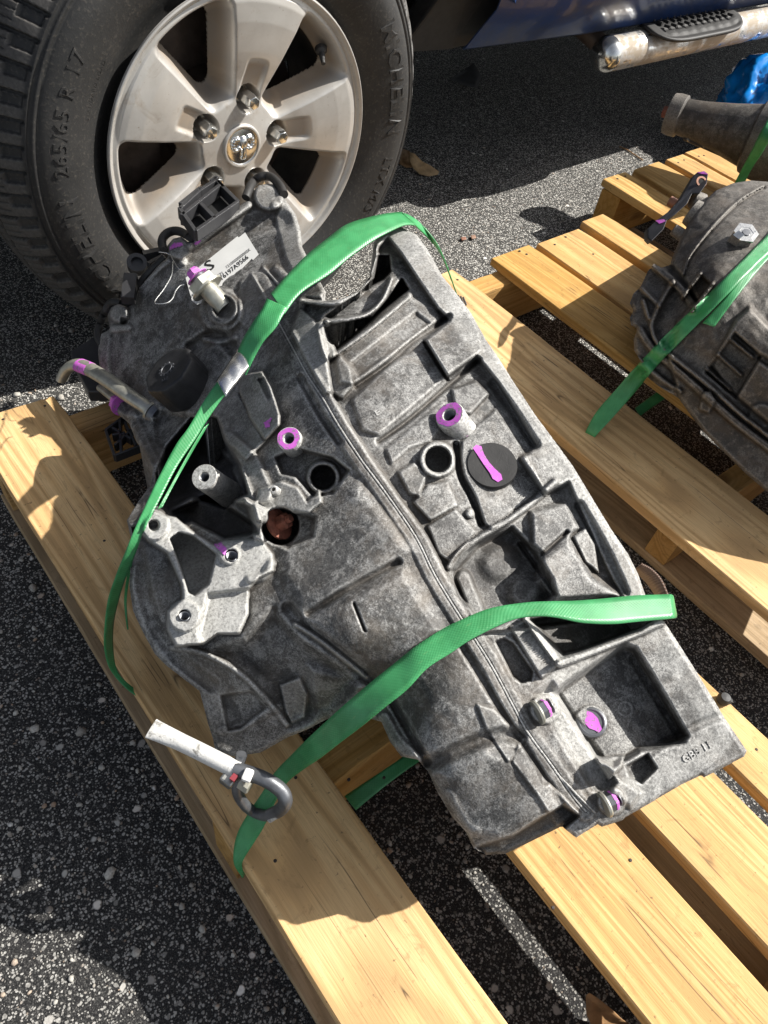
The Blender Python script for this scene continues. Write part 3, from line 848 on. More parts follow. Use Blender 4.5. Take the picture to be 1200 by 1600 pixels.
G.poly([(930, 1184), (950, 1183), (976, 1181), (970, 1198), (955, 1215), (952, 1218)], 26, 3, clean=.45)
G.poly([(978, 1196), (1012, 1178), (1026, 1200), (1002, 1224), (984, 1216)], -16, 5, grime=.5)
G.disc(977, 1108, 13, 1.2, 2); G.disc(977, 1108, 9, -1.2, 2); G.disc(977, 1108, 5, 1.2, 2)
G.disc(924, 1128, 26, 3, 3)
G.rib([(1012, 1178), (1075, 1140), (1128, 1118)], 6, -3, 12, grime=.2)
G.disc(852, 1108, 23, 6, 6, clean=.4); G.disc(956, 1252, 22, 6, 6, clean=.3)
G.poly([(960, 1212), (985, 1225), (1002, 1240), (985, 1262), (955, 1240)], 8, 14, clean=.15)
G.poly([(495, 505), (513, 500), (520, 520), (524, 555), (512, 566), (500, 545)], 12, 5, clean=.75)
G.poly([(470, 480), (492, 502), (500, 520), (512, 560), (520, 610), (508, 615), (480, 565), (455, 520)], 7, 5, clean=.6)
G.poly([(664, 532), (707, 499), (745, 500), (754, 547), (699, 590)], 3, 4)
G.poly([(814, 716), (840, 700), (870, 692), (905, 745), (888, 755), (853, 772)], 2, 3)
G.rib([(816, 720), (853, 774)], 1.6, 3, 2, clean=.6)
# band along the seam and main case
G.rib(seam, 15, 2.5, 8)
G.rib(seam, 2.0, -1.5, 3, grime=.3)
G.rib([(470, 590), (500, 645), (530, 690)], 6, -5, 8, grime=.3)
G.rib([(482, 959), (520, 935), (560, 912), (622, 878)], 5, -6, 10, grime=.3)
G.rib([(450, 952), (480, 985), (530, 1022), (578, 1062)], 9, -10, 16, grime=.15)
G.rib([(462, 976), (500, 1000), (540, 1032), (572, 1058)], 3, 9, 7, clean=.5)
G.rib([(553, 943), (570, 986)], 1.6, -5, 2, grime=.8)
G.poly([(440, 830), (500, 800), (560, 760), (600, 800), (640, 860), (600, 880), (520, 930), (470, 950), (440, 900)], 6, 40)
G.poly([(480, 970), (560, 925), (630, 890), (690, 985), (600, 1060), (550, 1030)], 6, 30)
G.poly([(340, 1020), (385, 1005), (430, 955), (475, 1000), (560, 1062), (520, 1116), (455, 1132), (420, 1088), (385, 1048)], -16, 40, grime=.35)
G.rib([(270, 1012), (300, 1016), (340, 1030), (380, 1056), (420, 1096), (448, 1132)], 4, 9, 4)
G.poly([(437, 1070), (468, 1058), (480, 1085), (476, 1120), (456, 1130), (446, 1112)], 8, 4, clean=.4)
G.poly([(482, 1040), (540, 1055), (570, 1072), (545, 1108), (492, 1122)], 8, 24)
G.poly([(345, 1086), (395, 1080), (416, 1106), (376, 1138), (356, 1142)], -9, 7, grime=.2)
G.rib([(345, 1142), (380, 1134), (436, 1104)], 6, 2, 6)
G.rib([(215, 860), (235, 960), (280, 1030), (330, 1070)], 10, -5, 16)
G.rib([(722, 1010), (780, 1105), (820, 1165), (852, 1222)], 5, -3, 8, grime=.3)
G.poly([(745, 1100), (772, 1108), (820, 1155), (795, 1192), (760, 1140)], 3, 5, clean=.15)
G.poly([(800, 1190), (812, 1160), (850, 1215), (905, 1270), (870, 1290), (838, 1240)], 3, 5)
G.rib([(600, 1122), (622, 1160), (650, 1186)], 9, 6, 8, clean=.35)
G.rib([(612, 1095), (640, 1145), (668, 1192)], 6, -9, 10, grime=.3)
G.rib([(668, 1196), (720, 1170), (775, 1150), (810, 1150)], 10, -9, 20, grime=.3)
G.poly([(680, 1205), (760, 1165), (830, 1200), (870, 1270), (780, 1315), (735, 1305), (705, 1262)], 8, 40)
G.rib([(745, 1300), (730, 1290), (700, 1240)], 6, 2, 12, clean=.15)
G.poly([(745, 1324), (800, 1306), (845, 1278), (880, 1258), (905, 1275), (880, 1296), (792, 1342), (760, 1342)], -22, 7, grime=.6)
# cavities left of the seam
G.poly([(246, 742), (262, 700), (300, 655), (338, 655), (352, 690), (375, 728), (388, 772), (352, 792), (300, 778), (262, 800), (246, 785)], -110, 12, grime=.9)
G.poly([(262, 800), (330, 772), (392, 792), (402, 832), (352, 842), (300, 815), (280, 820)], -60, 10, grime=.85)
G.rib([(338, 762), (372, 786), (405, 808)], 14, 55, 10, clean=.15)
G.rib([(205, 815), (250, 795), (300, 778), (340, 760)], 9, 18, 8, grime=.4)
G.poly([(374, 585), (410, 580), (424, 605), (438, 650), (437, 664), (414, 688), (392, 655), (374, 612)], 26, 4, clean=.35)
G.poly([(402, 592), (412, 590), (424, 622), (419, 626)], -8, 3, grime=.4)
G.poly([(330, 640), (372, 612), (392, 655), (414, 690), (385, 720), (365, 700), (352, 690)], 10, 6, clean=.2)
G.poly([(462, 700), (520, 715), (545, 735), (520, 770), (490, 778), (462, 745), (440, 740), (430, 715)], -14, 8, grime=.45)
G.disc(505, 746, 26, 9, 6); G.disc(505, 746, 19, -34, 4, grime=.8)
G.poly([(396, 792), (405, 765), (440, 752), (466, 762), (480, 785), (492, 775), (499, 765), (503, 785), (482, 802), (455, 802), (440, 796), (415, 818), (400, 812)], 24, 4, clean=.8)
G.disc(438, 822, 29, -40, 4, grime=.5)
G.poly([(425, 822), (460, 800), (492, 808), (488, 838), (450, 856), (428, 846)], -14, 12)
G.rib([(372, 735), (388, 775), (400, 810), (405, 850)], 8, 20, 6, clean=.35)
G.rib([(352, 690), (385, 720), (400, 750), (408, 770)], 18, 10, 10, clean=.35)
# three-legged mount bracket, cleaner metal
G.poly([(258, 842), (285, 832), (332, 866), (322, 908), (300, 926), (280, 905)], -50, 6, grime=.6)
br = [(222, 815), (240, 798), (258, 806), (275, 808), (300, 830), (335, 852), (352, 845), (392, 842), (410, 846), (426, 866), (428, 892), (405, 903), (388, 922), (388, 960), (374, 990), (340, 990), (318, 1006), (275, 1010),
      (262, 985), (262, 955), (285, 935), (284, 915), (262, 865), (232, 845), (222, 832)]
G.flat(br, [(240, 820, .366), (355, 862, .376), (288, 962, .362)], 4)
G.poly(br, 0.01, 4, clean=1.0)
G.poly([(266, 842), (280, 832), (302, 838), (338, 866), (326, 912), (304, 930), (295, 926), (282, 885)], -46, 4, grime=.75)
G.poly([(325, 928), (388, 920), (390, 962), (374, 992), (340, 990), (318, 1008), (310, 990), (318, 960)], -9, 10, clean=1)
G.disc(240, 820, 24, 6, 3, clean=.7); G.disc(288, 962, 25, 7, 3, clean=.75); G.disc(358, 866, 16, 4, 4, clean=.6)
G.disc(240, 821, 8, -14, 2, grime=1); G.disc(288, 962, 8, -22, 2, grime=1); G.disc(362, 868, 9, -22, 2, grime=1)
G.rib([(390, 905), (412, 900), (424, 880)], 6, 5, 8, clean=.8)
# cover on the upper left
G.rib([(300, 385), (340, 355), (388, 320)], 6, 9, 8, clean=.25)
G.disc(280, 385, 20, 9, 7, clean=.35); G.disc(421, 305, 24, 9, 8, clean=.3)
G.rib([(300, 400), (340, 375), (400, 350), (440, 345)], 14, -5, 20)
G.disc(287, 408, 6, 4, 2, clean=.8); G.disc(430, 321, 6, 4, 2, clean=.8)
G.disc(345, 485, 34, 8, 10); G.disc(347, 483, 24, 6, 4); G.disc(350, 480, 17, -8, 3, grime=.7)
G.poly([(375, 440), (412, 420), (440, 460), (445, 490), (408, 540), (372, 500)], 4, 5, clean=.15)
G.rib([(394, 429), (416, 466)], 2, 6, 2, clean=.4); G.rib([(412, 418), (437, 446)], 2, 6, 2, clean=.4); G.rib([(432, 420), (446, 432)], 5, 6, 3)
G.rib([(300, 545), (340, 525), (372, 555), (370, 590)], 10, -12, 18, grime=.3)
G.rib([(320, 530), (345, 533), (368, 528)], 4, 9, 6, clean=.2)
G.disc(186, 490, 14, 8, 6, clean=.5); G.disc(193, 501, 5, -9, 2, grime=.9); G.rib([(176, 514), (200, 512)], 5, 6, 4, clean=.5)
G.rib([(165, 530), (162, 560), (170, 600), (190, 640)], 8, 4, 10)
G.rib([(195, 636), (215, 637), (238, 640)], 16, 6, 10)
G.rib([(205, 650), (225, 690), (240, 722)], 9, 7, 12)
G.poly([(240, 640), (300, 650), (280, 690), (255, 705), (245, 690)], -10, 16, grime=.3)
G.rib([(200, 470), (225, 440), (262, 408)], 4, 4, 6, clean=.1)
G.poly([(445, 312), (468, 345), (472, 385), (500, 440), (470, 450), (445, 400), (430, 340)], 3, 6, clean=.4)
# overall unevenness of the sand casting
G.Z += 0.0007 * vnoise(G.X, G.Y, 45, 1) + 0.0003 * vnoise(G.X, G.Y, 15, 2) + 0.00014 * vnoise(G.X, G.Y, 5, 4)
gr = sstep(0.1, 0.7, vnoise(G.X, G.Y, 60, 9)) * 0.35
G.grime = np.maximum(G.grime, gr)
# rim band of the flange is rubbed brighter
rimline = [(600, 365), (651, 385), (700, 460), (745, 520), (800, 610), (860, 700), (930, 810), (985, 900), (1050, 1010), (1110, 1110), (1120, 1160), (1040, 1210), (980, 1240)]
dd, _, _ = seg_dist(G.X, G.Y, rimline)
G.clean = np.maximum(G.clean, 0.42 * (1 - sstep(14, 30, dd)))
G.grime *= 1 - 0.9 * (1 - sstep(14, 28, dd))
G.grime *= 1 - np.clip(G.clean * 1.3, 0, 1)

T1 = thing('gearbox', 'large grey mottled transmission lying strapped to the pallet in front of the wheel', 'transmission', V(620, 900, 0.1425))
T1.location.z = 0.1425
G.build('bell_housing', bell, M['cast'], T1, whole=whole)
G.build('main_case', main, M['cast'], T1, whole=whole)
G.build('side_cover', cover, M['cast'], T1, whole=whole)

# gasket bead along the joint
m = MB(); sp = spline(seam[1:], 5)
m.tube([G.p(x, y, 0.0012) for x, y in sp], 0.0008, 6)
m.build('gasket_bead', M['clean'], T1)
m = MB(); sp = spline([(868, 1206), (905, 1245), (930, 1270)], 6); m.tube([G.p(x, y, 0.0012) for x, y in sp], 0.0007, 6)
m.build('gasket_bead', M['clean'], T1)

def stud_frame(base, tip):
    b = Vector(base); t_ = Vector(tip); return b, (t_ - b), (t_ - b).length

def boss(name, bx, by, tx, ty, dzb, dzt, r_px, parent, mat, hole=0.42, paint=False, deep=0.012):
    """round threaded boss from its root to its open face"""
    b = G.p(bx, by, dzb); t_ = V(tx, ty, float(G.z(bx, by)) + dzt)
    L = (t_ - b).length; ax = (t_ - b).normalized(); r = r_px * mpp(tx, ty, t_.z)
    m = MB(); m.lathe(b, ax, [(0, r * 1.12), (L * 0.5, r * 1.02), (L - 0.0015, r), (L, r * 0.95), (L, r * hole * 1.15), (L - 0.0015, r * hole), (L - deep, r * hole)], 36)
    o = m.build(name, mat, parent)
    m = MB()
    k = int(deep / 0.0013)
    for i in range(k): m.lathe(b + ax * (L - 0.002 - i * 0.0013), ax, [(-0.0005, r * hole), (0, r * hole * 0.88), (0.0005, r * hole)], 24, caps=False)
    m.lathe(b + ax * (L - deep + 0.0005), ax, [(0, r * hole), (0.0003, 0.0001)], 24, caps=False)
    m.build('thread', M['rod'], o)
    if paint:
        m = MB(); a = [math.pi * 2 * i / 40 for i in range(41)]
        m.lathe(b + ax * (L + 0.0004), ax, [(0, r * 0.90), (0.0002, r * (hole * 1.2))], 40, rfun=lambda q, t_: 1 + (0.05 * math.sin(3 * q + 1) + 0.03 * math.sin(7 * q)) * (1 if t_ == 0 else 0), caps=False)
        m.build('paint_mark', M['magenta'], o)
    return o, b, ax, L, r
boss('boss', 722, 678, 702, 648, -0.010, 0.022, 23.5, T1, M['clean'], paint=True)
boss('boss', 470, 706, 451, 685, -0.020, 0.020, 19.5, T1, M['clean'], paint=True)
boss('boss', 358, 772, 319, 745, 0.0, 0.062, 21, T1, M['clean'], hole=0.36)
G.patch('paint_mark', [(727, 672), (735, 660), (736, 670), (729, 683)], M['magenta'], T1, 0.0015)
G.patch('paint_mark', [(335, 852), (345, 848), (357, 862), (352, 868)], M['magenta'], T1, 0.0012, rnd=1)
G.patch('paint_mark', [(412, 660), (424, 653), (420, 668), (415, 667)], M['magenta'], T1, 0.0012, rnd=1)
G.patch('paint_mark', [(265, 386), (272, 380), (284, 379), (286, 383), (275, 386), (266, 390)], M['magenta'], T1, 0.0012)
G.patch('paint_mark', [(303, 381), (312, 374), (314, 377), (306, 383)], M['magenta'], T1, 0.0012)

# round rubber plug with a painted stroke
def along(px, py, z, toward):
    """unit vector from the point towards another picture point at its own height"""
    return (V(*toward) - V(px, py, z)).normalized()
zc = max(float(G.z(x, y)) for x, y in ((769, 727), (740, 715), (795, 740), (765, 755), (775, 700))) + 0.001
pc = V(769, 727, zc)
nrm = (Vector((0, 0, 1)) * 0.9 + (Vector((0, 0, CAM_H)) - pc).normalized() * 0.55).normalized()
rp = 39.5 * mpp(769, 727, zc)
m = MB(); m.lathe(pc - nrm * 0.012, nrm, [(0, rp * 0.97), (0.0125, rp), (0.0138, rp * 0.975), (0.0138, rp * 0.85), (0.0134, rp * 0.5), (0.0134, 0.0001)], 56)
plug = m.build('rubber_plug', M['rubber'], T1)
def on_disc(pts, c, nrm_, off):
    out = []
    for x, y in pts:
        d = np.array([x - 600.0, -(y - 800.0), -FPX]); r_ = Vector((R @ d).tolist()); O = Vector((0, 0, CAM_H))
        k_ = ((c + nrm_ * off) - O).dot(nrm_) / r_.dot(nrm_); out.append(O + r_ * k_)
    return out
stroke = [(739, 700), (744, 695), (752, 697), (756, 709), (764, 722), (773, 732), (783, 741), (785, 749), (778, 753), (770, 748), (765, 738), (757, 727), (747, 712)]
m = MB(); m.prism(on_disc(stroke, pc, nrm, 0.0024), -nrm * 0.0008); m.build('paint_mark', M['magenta'], plug, sharp=30)

# recessed drain plug
zc = float(G.z(924, 1128)) + 0.001; pc = V(924, 1128, zc); n2 = (Vector((0, 0, 1)) + (Vector((0, 0, CAM_H)) - pc).normalized()).normalized(); rp = 21 * mpp(924, 1128, zc)
m = MB(); m.lathe(pc - n2 * 0.006, n2, [(0, rp * 1.12), (0.0065, rp * 1.12), (0.0075, rp), (0.0075, rp * .9), (0.0065, rp * .85), (0.0065, 0.0001)], 40)
dp = m.build('drain_plug', M['rod'], T1)
m = MB(); m.prism(on_disc([(914, 1116), (918, 1111), (925, 1113), (934, 1122), (938, 1133), (942, 1142), (938, 1147), (930, 1141), (921, 1138), (914, 1130)], pc, n2, 0.0012), -n2 * 0.0008)
m.build('paint_mark', M['magenta'], dp, sharp=30)

# two flange bolts whose shanks lie across the seam
def side_bolt(cx, cy, dx, dy, dz=0.001):
    c = G.p(cx, cy, dz); e = V(cx + dx, cy + dy, c.z + 0.004); ax = (e - c).normalized()
    m = MB(); m.lathe(c, ax, [(-0.003, 0.0108), (-0.001, 0.0112), (0.0005, 0.0102)], 32)
    o = m.build('flange_bolt', M['zinc'], T1, sharp=25); m = MB()
    m.lathe(c, ax, [(0.0, 0.0082), (0.0075, 0.0082), (0.009, 0.0070)], 6)
    m.lathe(c, ax, [(0.0115, 0.0070), (0.0122, 0.0066)], 20)
    m.build('bolt_hex', M['rod'], o, sharp=25)
    m = MB(); m.lathe(c, ax, [(0.0062, 0.0085), (0.0082, 0.0082), (0.0094, 0.0068), (0.0096, 0.0001)], 6); m.build('paint_mark', M['magenta'], o, sharp=25)
side_bolt(842, 1112, 30, -16); side_bolt(947, 1256, 30, -15)

# oil filler cap: lobed black knob with a gear sign
cb = G.p(297, 611, -0.004); ct = V(262, 577, cb.z + 0.036); ax = (ct - cb).normalized(); L = (ct - cb).length; rr = 46 * mpp(262, 574, ct.z)
lob = lambda a, t_: 1 + 0.05 * (max(0, math.cos(8 * a)) ** .5 - .6) * (1 if t_ > 0.004 else 0)
m = MB(); m.lathe(cb, ax, [(0, rr * 0.9), (0.004, rr * 1.0), (L - 0.005, rr * 1.0), (L - 0.001, rr * 0.955), (L, rr * 0.90), (L - 0.0006, rr * 0.80), (L - 0.0006, 0.0001)], 96, rfun=lob)
M['cap'] = simple('dusty_black_cap', (0.026, 0.026, 0.027), 0.42, var=0.3, vs=60, bs=0.3, bscale=500)
capo = m.build('filler_cap', M['cap'], T1, sharp=40)
u1 = (V(272, 574, ct.z) - V(262, 574, ct.z)); u1 = (u1 - ax * u1.dot(ax)).normalized(); v1 = ax.cross(u1)
if proj(np.array(ct + v1 * 0.01))[1] > proj(np.array(ct))[1]: v1 = -v1
gc = ct - u1 * 0.002 + v1 * 0.002
m = MB(); m.lathe(gc, ax, [(0, 0.0088), (0.0009, 0.0086), (0.0009, 0.0076), (0, 0.0074)], 36, caps=False)
for k_ in range(12):
    a = k_ * math.pi / 6 + 0.2
    if 0.3 < a < 1.0: continue
    q = gc + (u1 * math.cos(a) + v1 * math.sin(a)) * 0.0105
    m.bar(q - (u1 * math.cos(a) + v1 * math.sin(a)) * 0.001, q + (u1 * math.cos(a) + v1 * math.sin(a)) * 0.001, 0.0026, 0.0018, up=ax)
q = gc - v1 * 0.0185 - u1 * 0.002
for a_, b_ in (((-.004, .002), (-.004, -.002)), ((-.004, -.002), (.004, -.002)), ((.004, -.002), (.004, .002)), ((0, -.002), (0, .002))):
    m.bar(q + u1 * a_[0] + v1 * a_[1], q + u1 * b_[0] + v1 * b_[1], 0.0010, 0.0016, up=ax)
m.build('gear_emblem', M['rod'], capo)

# selector shaft: tube, flanged hex, painted tip
sb = G.p(352, 482, -0.006); st = V(298, 421, sb.z + 0.030); ax = (st - sb).normalized(); L = (st - sb).length
hx = lambda r: r * mpp(320, 450, sb.z)
m = MB(); m.lathe(sb, ax, [(0, hx(15)), (L * 0.52, hx(15))], 32); sh = m.build('selector_shaft', M['zinc'], T1)
m = MB(); m.lathe(sb + ax * L * 0.50, ax, [(0, hx(27)), (0.0025, hx(27.5)), (0.003, hx(24))], 36); m.lathe(sb + ax * (L * 0.50 + 0.002), ax, [(0, hx(24)), (0.012, hx(24)), (0.0135, hx(20))], 6); m.build('flange_nut', M['zinc'], sh, sharp=25)
m = MB(); m.lathe(sb + ax * L * 0.70, ax, [(0, hx(13)), (L * 0.10, hx(13))], 20); m.build('stud', M['rod'], sh)
m = MB(); m.lathe(sb + ax * L * 0.80, ax, [(0, hx(18)), (0.0012, hx(18))], 24); m.lathe(sb + ax * L * 0.82, ax, [(0, hx(12)), (L * 0.12, hx(11.5)), (L * 0.17, hx(8))], 6); m.build('paint_mark', M['magenta'], sh, sharp=25)

# breather tube with crimped collar, painted
zt = 0.225
pts = [V(247, 650, zt), V(222, 632, zt + 0.003), V(200, 617, zt + 0.002), V(165, 592, zt - 0.004), V(136, 575, zt - 0.012), V(118, 570, zt - 0.020), V(104, 578, zt - 0.034), V(97, 592, zt - 0.05)]
px1 = mpp(180, 600, zt)
rs = [11.5, 11.5, 12, 12.5, 12.5, 12.5, 13, 14]
sp = spline([[*p_, r_] for p_, r_ in zip(pts, rs)], 5)
m = MB(); m.tube([Vector(q[:3]) for q in sp], [q[3] * px1 for q in sp], 20, flat=list(np.linspace(1, .62, len(sp)))); tb = m.build('breather_tube', M['zinc'], T1)
ax = (Vector(pts[2]) - Vector(pts[0])).normalized()
m = MB(); m.lathe(pts[0], ax, [(-0.004, 19 * px1), (0.006, 19 * px1), (0.0065, 14 * px1), (0.008, 14 * px1)], 32); m.build('collar', M['rod'], tb)
m = MB(); m.lathe(pts[0] + ax * 0.009, ax, [(0, 17 * px1), (0.004, 17 * px1), (0.0045, 12 * px1)], 32); m.build('collar', M['zinc'], tb)
m = MB(); q0 = Vector(sp[19][:3]); q1 = Vector(sp[23][:3]); m.tube([q0, q1], [13.4 * px1, 13.4 * px1], 20, flat=[.74, .72]); m.build('paint_mark', M['magenta'], tb)
# painted banjo nut under it
nb = V(188, 632, 0.200); nt_ = V(160, 609, 0.188); ax = (nt_ - nb).normalized(); L = (nt_ - nb).length
m = MB(); m.lathe(nb - ax * 0.004, ax, [(0, 17 * px1), (0.003, 17 * px1), (0.0035, 15 * px1)], 28); m.lathe(nb, ax, [(0, 15 * px1), (0.009, 15 * px1), (0.010, 12 * px1)], 6)
pn = m.build('fitting_nut', M['magenta'], T1, sharp=25)
m = MB(); m.lathe(nb + ax * 0.009, ax, [(0, 8 * px1), (0.006, 8 * px1), (0.0065, 6 * px1), (L - 0.001, 6 * px1), (L + 0.001, 4 * px1)], 16); m.build('stud', M['zinc'], pn)

# rusty bolt down in the round bore
q = G.p(438, 818, 0.042); ax = along(440, 816, q.z, (470, 800, q.z + 0.02))
m = MB(); m.lathe(q - ax * 0.004, ax, [(0, 0.0155), (0.003, 0.016), (0.004, 0.012)], 28); m.lathe(q, ax, [(0, 0.0085), (0.009, 0.0085), (0.0105, 0.006)], 6); m.lathe(q + ax * 0.009, ax, [(0, 0.0045), (0.006, 0.004)], 6)
m.build('rusty_bolt', M['rust'], T1, sharp=25)
q = G.p(433, 769, 0.0); m = MB(); m.lathe(q, along(433, 769, q.z, (424, 762, q.z + 0.012)), [(0, 0.0045), (0.008, 0.0042), (0.009, 0.003), (0.009, 0.002), (0.006, 0.0018)], 20); m.build('dowel_pin', M['clean'], T1)
q = G.p(240, 821, -0.002); m = MB(); m.lathe(q, (0, 0, 1), [(0, 0.0052), (0.006, 0.0052), (0.006, 0.0036), (0, 0.0036)], 20); m.build('bushing', M['rod'], T1)
for (x, y, r_) in ((288, 962, 8), (362, 868, 9)):
    q = G.p(x + 11, y, 0); m = MB()
    rr_ = r_ * mpp(x, y, q.z)
    for i in range(9): m.lathe(V(x, y, q.z) + Vector((0, 0, -0.0012 * i - 0.0008)), (0, 0, 1), [(-0.0005, rr_ * 1.02), (0, rr_ * 0.86), (0.0005, rr_ * 1.02)], 20, caps=False)
    m.build('thread', M['rod'], T1)

# black plastic connector frame, clips and gasket edge behind the cover
def px_bars(name, segs, z, w_px, h, mat, parent):
    m = MB()
    for (a, b) in segs:
        za = z if len(a) == 2 else a[2]; zb = z if len(b) == 2 else b[2]
        m.bar(V(a[0], a[1], za), V(b[0], b[1], zb), w_px * mpp(a[0], a[1], za), h)
    o = m.build(name, mat, parent, smooth=False); return bevel(o, 0.0008, 2)
px_bars('connector_frame', [((281, 334), (312, 305)), ((312, 305), (338, 288)), ((281, 332), (306, 368)), ((284, 344), (344, 296)), ((314, 325), (336, 348)), ((340, 290), (372, 322)), ((330, 290), (340, 283)), ((336, 285), (350, 300)), ((306, 368), (372, 322)), ((282, 326), (314, 300))], 0.400, 6.5, 0.016, M['black'], T1)
m = MB(); m.prism([V(x, y, 0.388) for x, y in ((286, 342), (343, 300), (368, 322), (308, 364))], (0, 0, -0.004)); m.build('connector_floor', M['dark'], T1, smooth=False)
for arc in ([(256, 392), (253, 376), (262, 364), (278, 361), (296, 370), (306, 378)], [(384, 309), (394, 287), (408, 276), (424, 277), (437, 290), (444, 304)]):
    m = MB(); sp = spline(arc, 5); m.tube([V(x, y, float(G.z(np.clip(x, 270, 430), np.clip(y + 15, 320, 400))) + 0.001) for x, y in sp], 7.5 * mpp(300, 360, .42), 12); m.build('rubber_clip', M['rubber'], T1)
z_ = 0.300
m = MB(); m.lathe(V(215, 417, z_ - 0.012), (Vector((0, 0, CAM_H)) - V(215, 417, z_)).normalized() * 0.6 + Vector((0, 0, .6)), [(0, .0145), (.014, .0145), (.014, .0085), (.008, .0085), (.008, .0001)], 36)
m.bar(V(225, 400, z_), V(262, 392, z_ + .004), .010, .012); m.bar(V(232, 416, z_), V(262, 400, z_), .006, .012); m.bar(V(205, 432, z_), V(200, 470, z_ - .01), .018, .014)
m.build('plastic_lug', M['black'], T1, sharp=35)
m = MB(); sp = spline([(160, 540), (152, 520), (164, 488), (176, 472), (202, 474), (216, 449), (230, 430), (258, 402)], 6)
m.tube([V(x, y, float(G.z(x + 14, y + 14)) - 0.010) for x, y in sp], 7.5 * mpp(180, 480, .38), 10); m.build('cover_gasket', M['rubber'], T1)
m = MB(); m.prism([V(x, y, z) for x, y, z in ((110, 548, .172), (156, 520, .185), (170, 545, .18), (176, 612, .165), (138, 612, .16), (112, 562, .168))], (0, 0, -0.02)); o = m.build('plug_connector', M['black'], T1, smooth=False); bevel(o, 0.002, 3)
gs = [((166, 676), (200, 651)), ((166, 676), (180, 716)), ((180, 716), (222, 700)), ((176, 672), (206, 690)), ((176, 684), (196, 680)), ((196, 664), (214, 700)), ((180, 700), (210, 672)), ((188, 660), (190, 712)), ((200, 655), (226, 695))]
px_bars('ribbed_guard', gs, 0.165, 4.0, 0.014, M['black'], T1)

# white adhesive label with printed lines
def lab(u, v): return (300 + u * (387 - 300) + v * 20, 432 + u * (366 - 432) + v * 43)
lc = [(292, 436), (386, 366), (401, 391), (391, 402), (331, 447), (322, 462), (308, 474), (297, 470)]
# fit a plane through the cover under the label so that it lies flat
LX = np.array([(300, 436), (386, 368), (400, 392), (312, 470), (350, 415)], float)
LP = bp(LX[:, 0], LX[:, 1], G.z(LX[:, 0], LX[:, 1])); cen_ = LP.mean(0); _, _, vt = np.linalg.svd(LP - cen_); ln = Vector(vt[2].tolist())
if ln.z < 0: ln = -ln
def on_plane(px, py, off):
    O = np.array([0, 0, CAM_H]); d = np.stack([np.asarray(px, float) - 600, -(np.asarray(py, float) - 800), np.full(np.shape(px), -FPX)], -1) @ R.T
    nn = np.array(ln); c_ = cen_ + nn * off; k_ = ((c_ - O) @ nn) / (d @ nn); return O + d * np.asarray(k_)[..., None]
zz = []
for x in range(296, 400, 4):
    for y in range(368, 474, 4):
        if inside(np.array([x]), np.array([y]), lc)[0]:
            P_ = bp(x, y, float(G.z(x, y))); zz.append(float((P_ - cen_) @ np.array(ln)))
loff = max(zz) + 0.0006
m = MB(); lp = [(290, 434), (371, 369), (373, 371), (383, 363), (404, 397), (395, 406), (393, 404), (346, 451), (323, 470), (308, 476), (300, 470)]
lv = [Vector(p_.tolist()) for p_ in on_plane(np.array([q[0] for q in lp]), np.array([q[1] for q in lp]), loff)]
m.prism(lv, -ln * 0.0004); label = m.build('paper_label', M['paper'], T1, smooth=False)
def label_text(body, x0, y0, x1, y1, hpx, bold=False):
    v, f = text_flat(body, bold=bold); w_ = v[:, 0].max(); d_ = np.array([x1 - x0, y1 - y0], float); nrm_ = np.array([d_[1], -d_[0]]) / np.hypot(*d_)
    P2 = np.array([x0, y0])[None] + v[:, :1] / w_ * d_[None] + v[:, 1:2] / 0.72 * hpx * nrm_[None]
    W = on_plane(P2[:, 0], P2[:, 1], loff + 0.0003)
    mesh_obj('print', W, f, M['ink'], label, False)
label_text('S', 325, 425, 337, 417, 16, True)
label_text('0041371', 328, 442, 349, 428, 4.6)
label_text('1210000000000X', 354, 420, 392, 391, 4.6)
label_text('BSY6197A9566', 337, 446, 389, 403, 7.0, True)
label_text('2400', 298, 466, 308, 459, 4.5)

# raised casting number on the flange and small casting marks
def emboss(body, x0, y0, x1, y1, hpx, dz=0.0011, seed=0):
    v, f = text_flat(body, extrude=0.5, bold=True); w_ = v[:, 0].max(); d_ = np.array([x1 - x0, y1 - y0], float); nn = np.array([d_[1], -d_[0]]) / np.hypot(*d_)
    P2 = np.array([x0, y0])[None] + v[:, :1] / w_ * d_[None] + v[:, 1:2] / 0.72 * hpx * nn[None]
    z_ = G.z(P2[:, 0], P2[:, 1]) + np.where(v[:, 2] > 0, dz, -0.0004)
    return mesh_obj('casting_number', bp(P2[:, 0], P2[:, 1], z_), f, M['cast'], T1, False)
emboss('GBB 11', 1070, 1193, 1112, 1168, 13)
emboss('E', 588, 650, 596, 645, 8, 0.0006)

# thin tie wire hooked on the painted tip
m = MB(); z0 = st.z + 0.001
w1 = [(248, 394), (264, 397), (271, 408), (279, 420), (290, 421)]; w2 = [(270, 409), (268, 430), (256, 452), (242, 471), (248, 475), (262, 473), (270, 466), (274, 456), (281, 447), (288, 445)]
for ww in (w1, w2): m.tube([V(x, y, z0) for x, y in spline(ww, 4)], 0.0007, 6)
tag(m.build('tie_wire', M['tin'], None), 'thin bent silver wire hanging by the painted tip of the selector shaft', 'wire')
# brown inner ring edge showing beyond the flange
m = MB(); sp = spline([(1003, 880), (1018, 888), (1034, 905), (1046, 932)], 6)
a = [V(x, y, .375) for x, y in sp]; b_ = [V(x - 10 - 8 * math.sin(math.pi * i / len(sp)), y + 8, .34) for i, (x, y) in enumerate(sp)]
for i in range(len(a) - 1):
    m.add([tuple(a[i]), tuple(a[i + 1]), tuple(b_[i + 1]), tuple(b_[i])], [[0, 1, 2, 3]])
o = m.build('inner_flange_ring', simple('brown_ring', (0.10, 0.055, 0.035), 0.6), T1); so = o.modifiers.new('s', 'SOLIDIFY'); so.thickness = 0.003
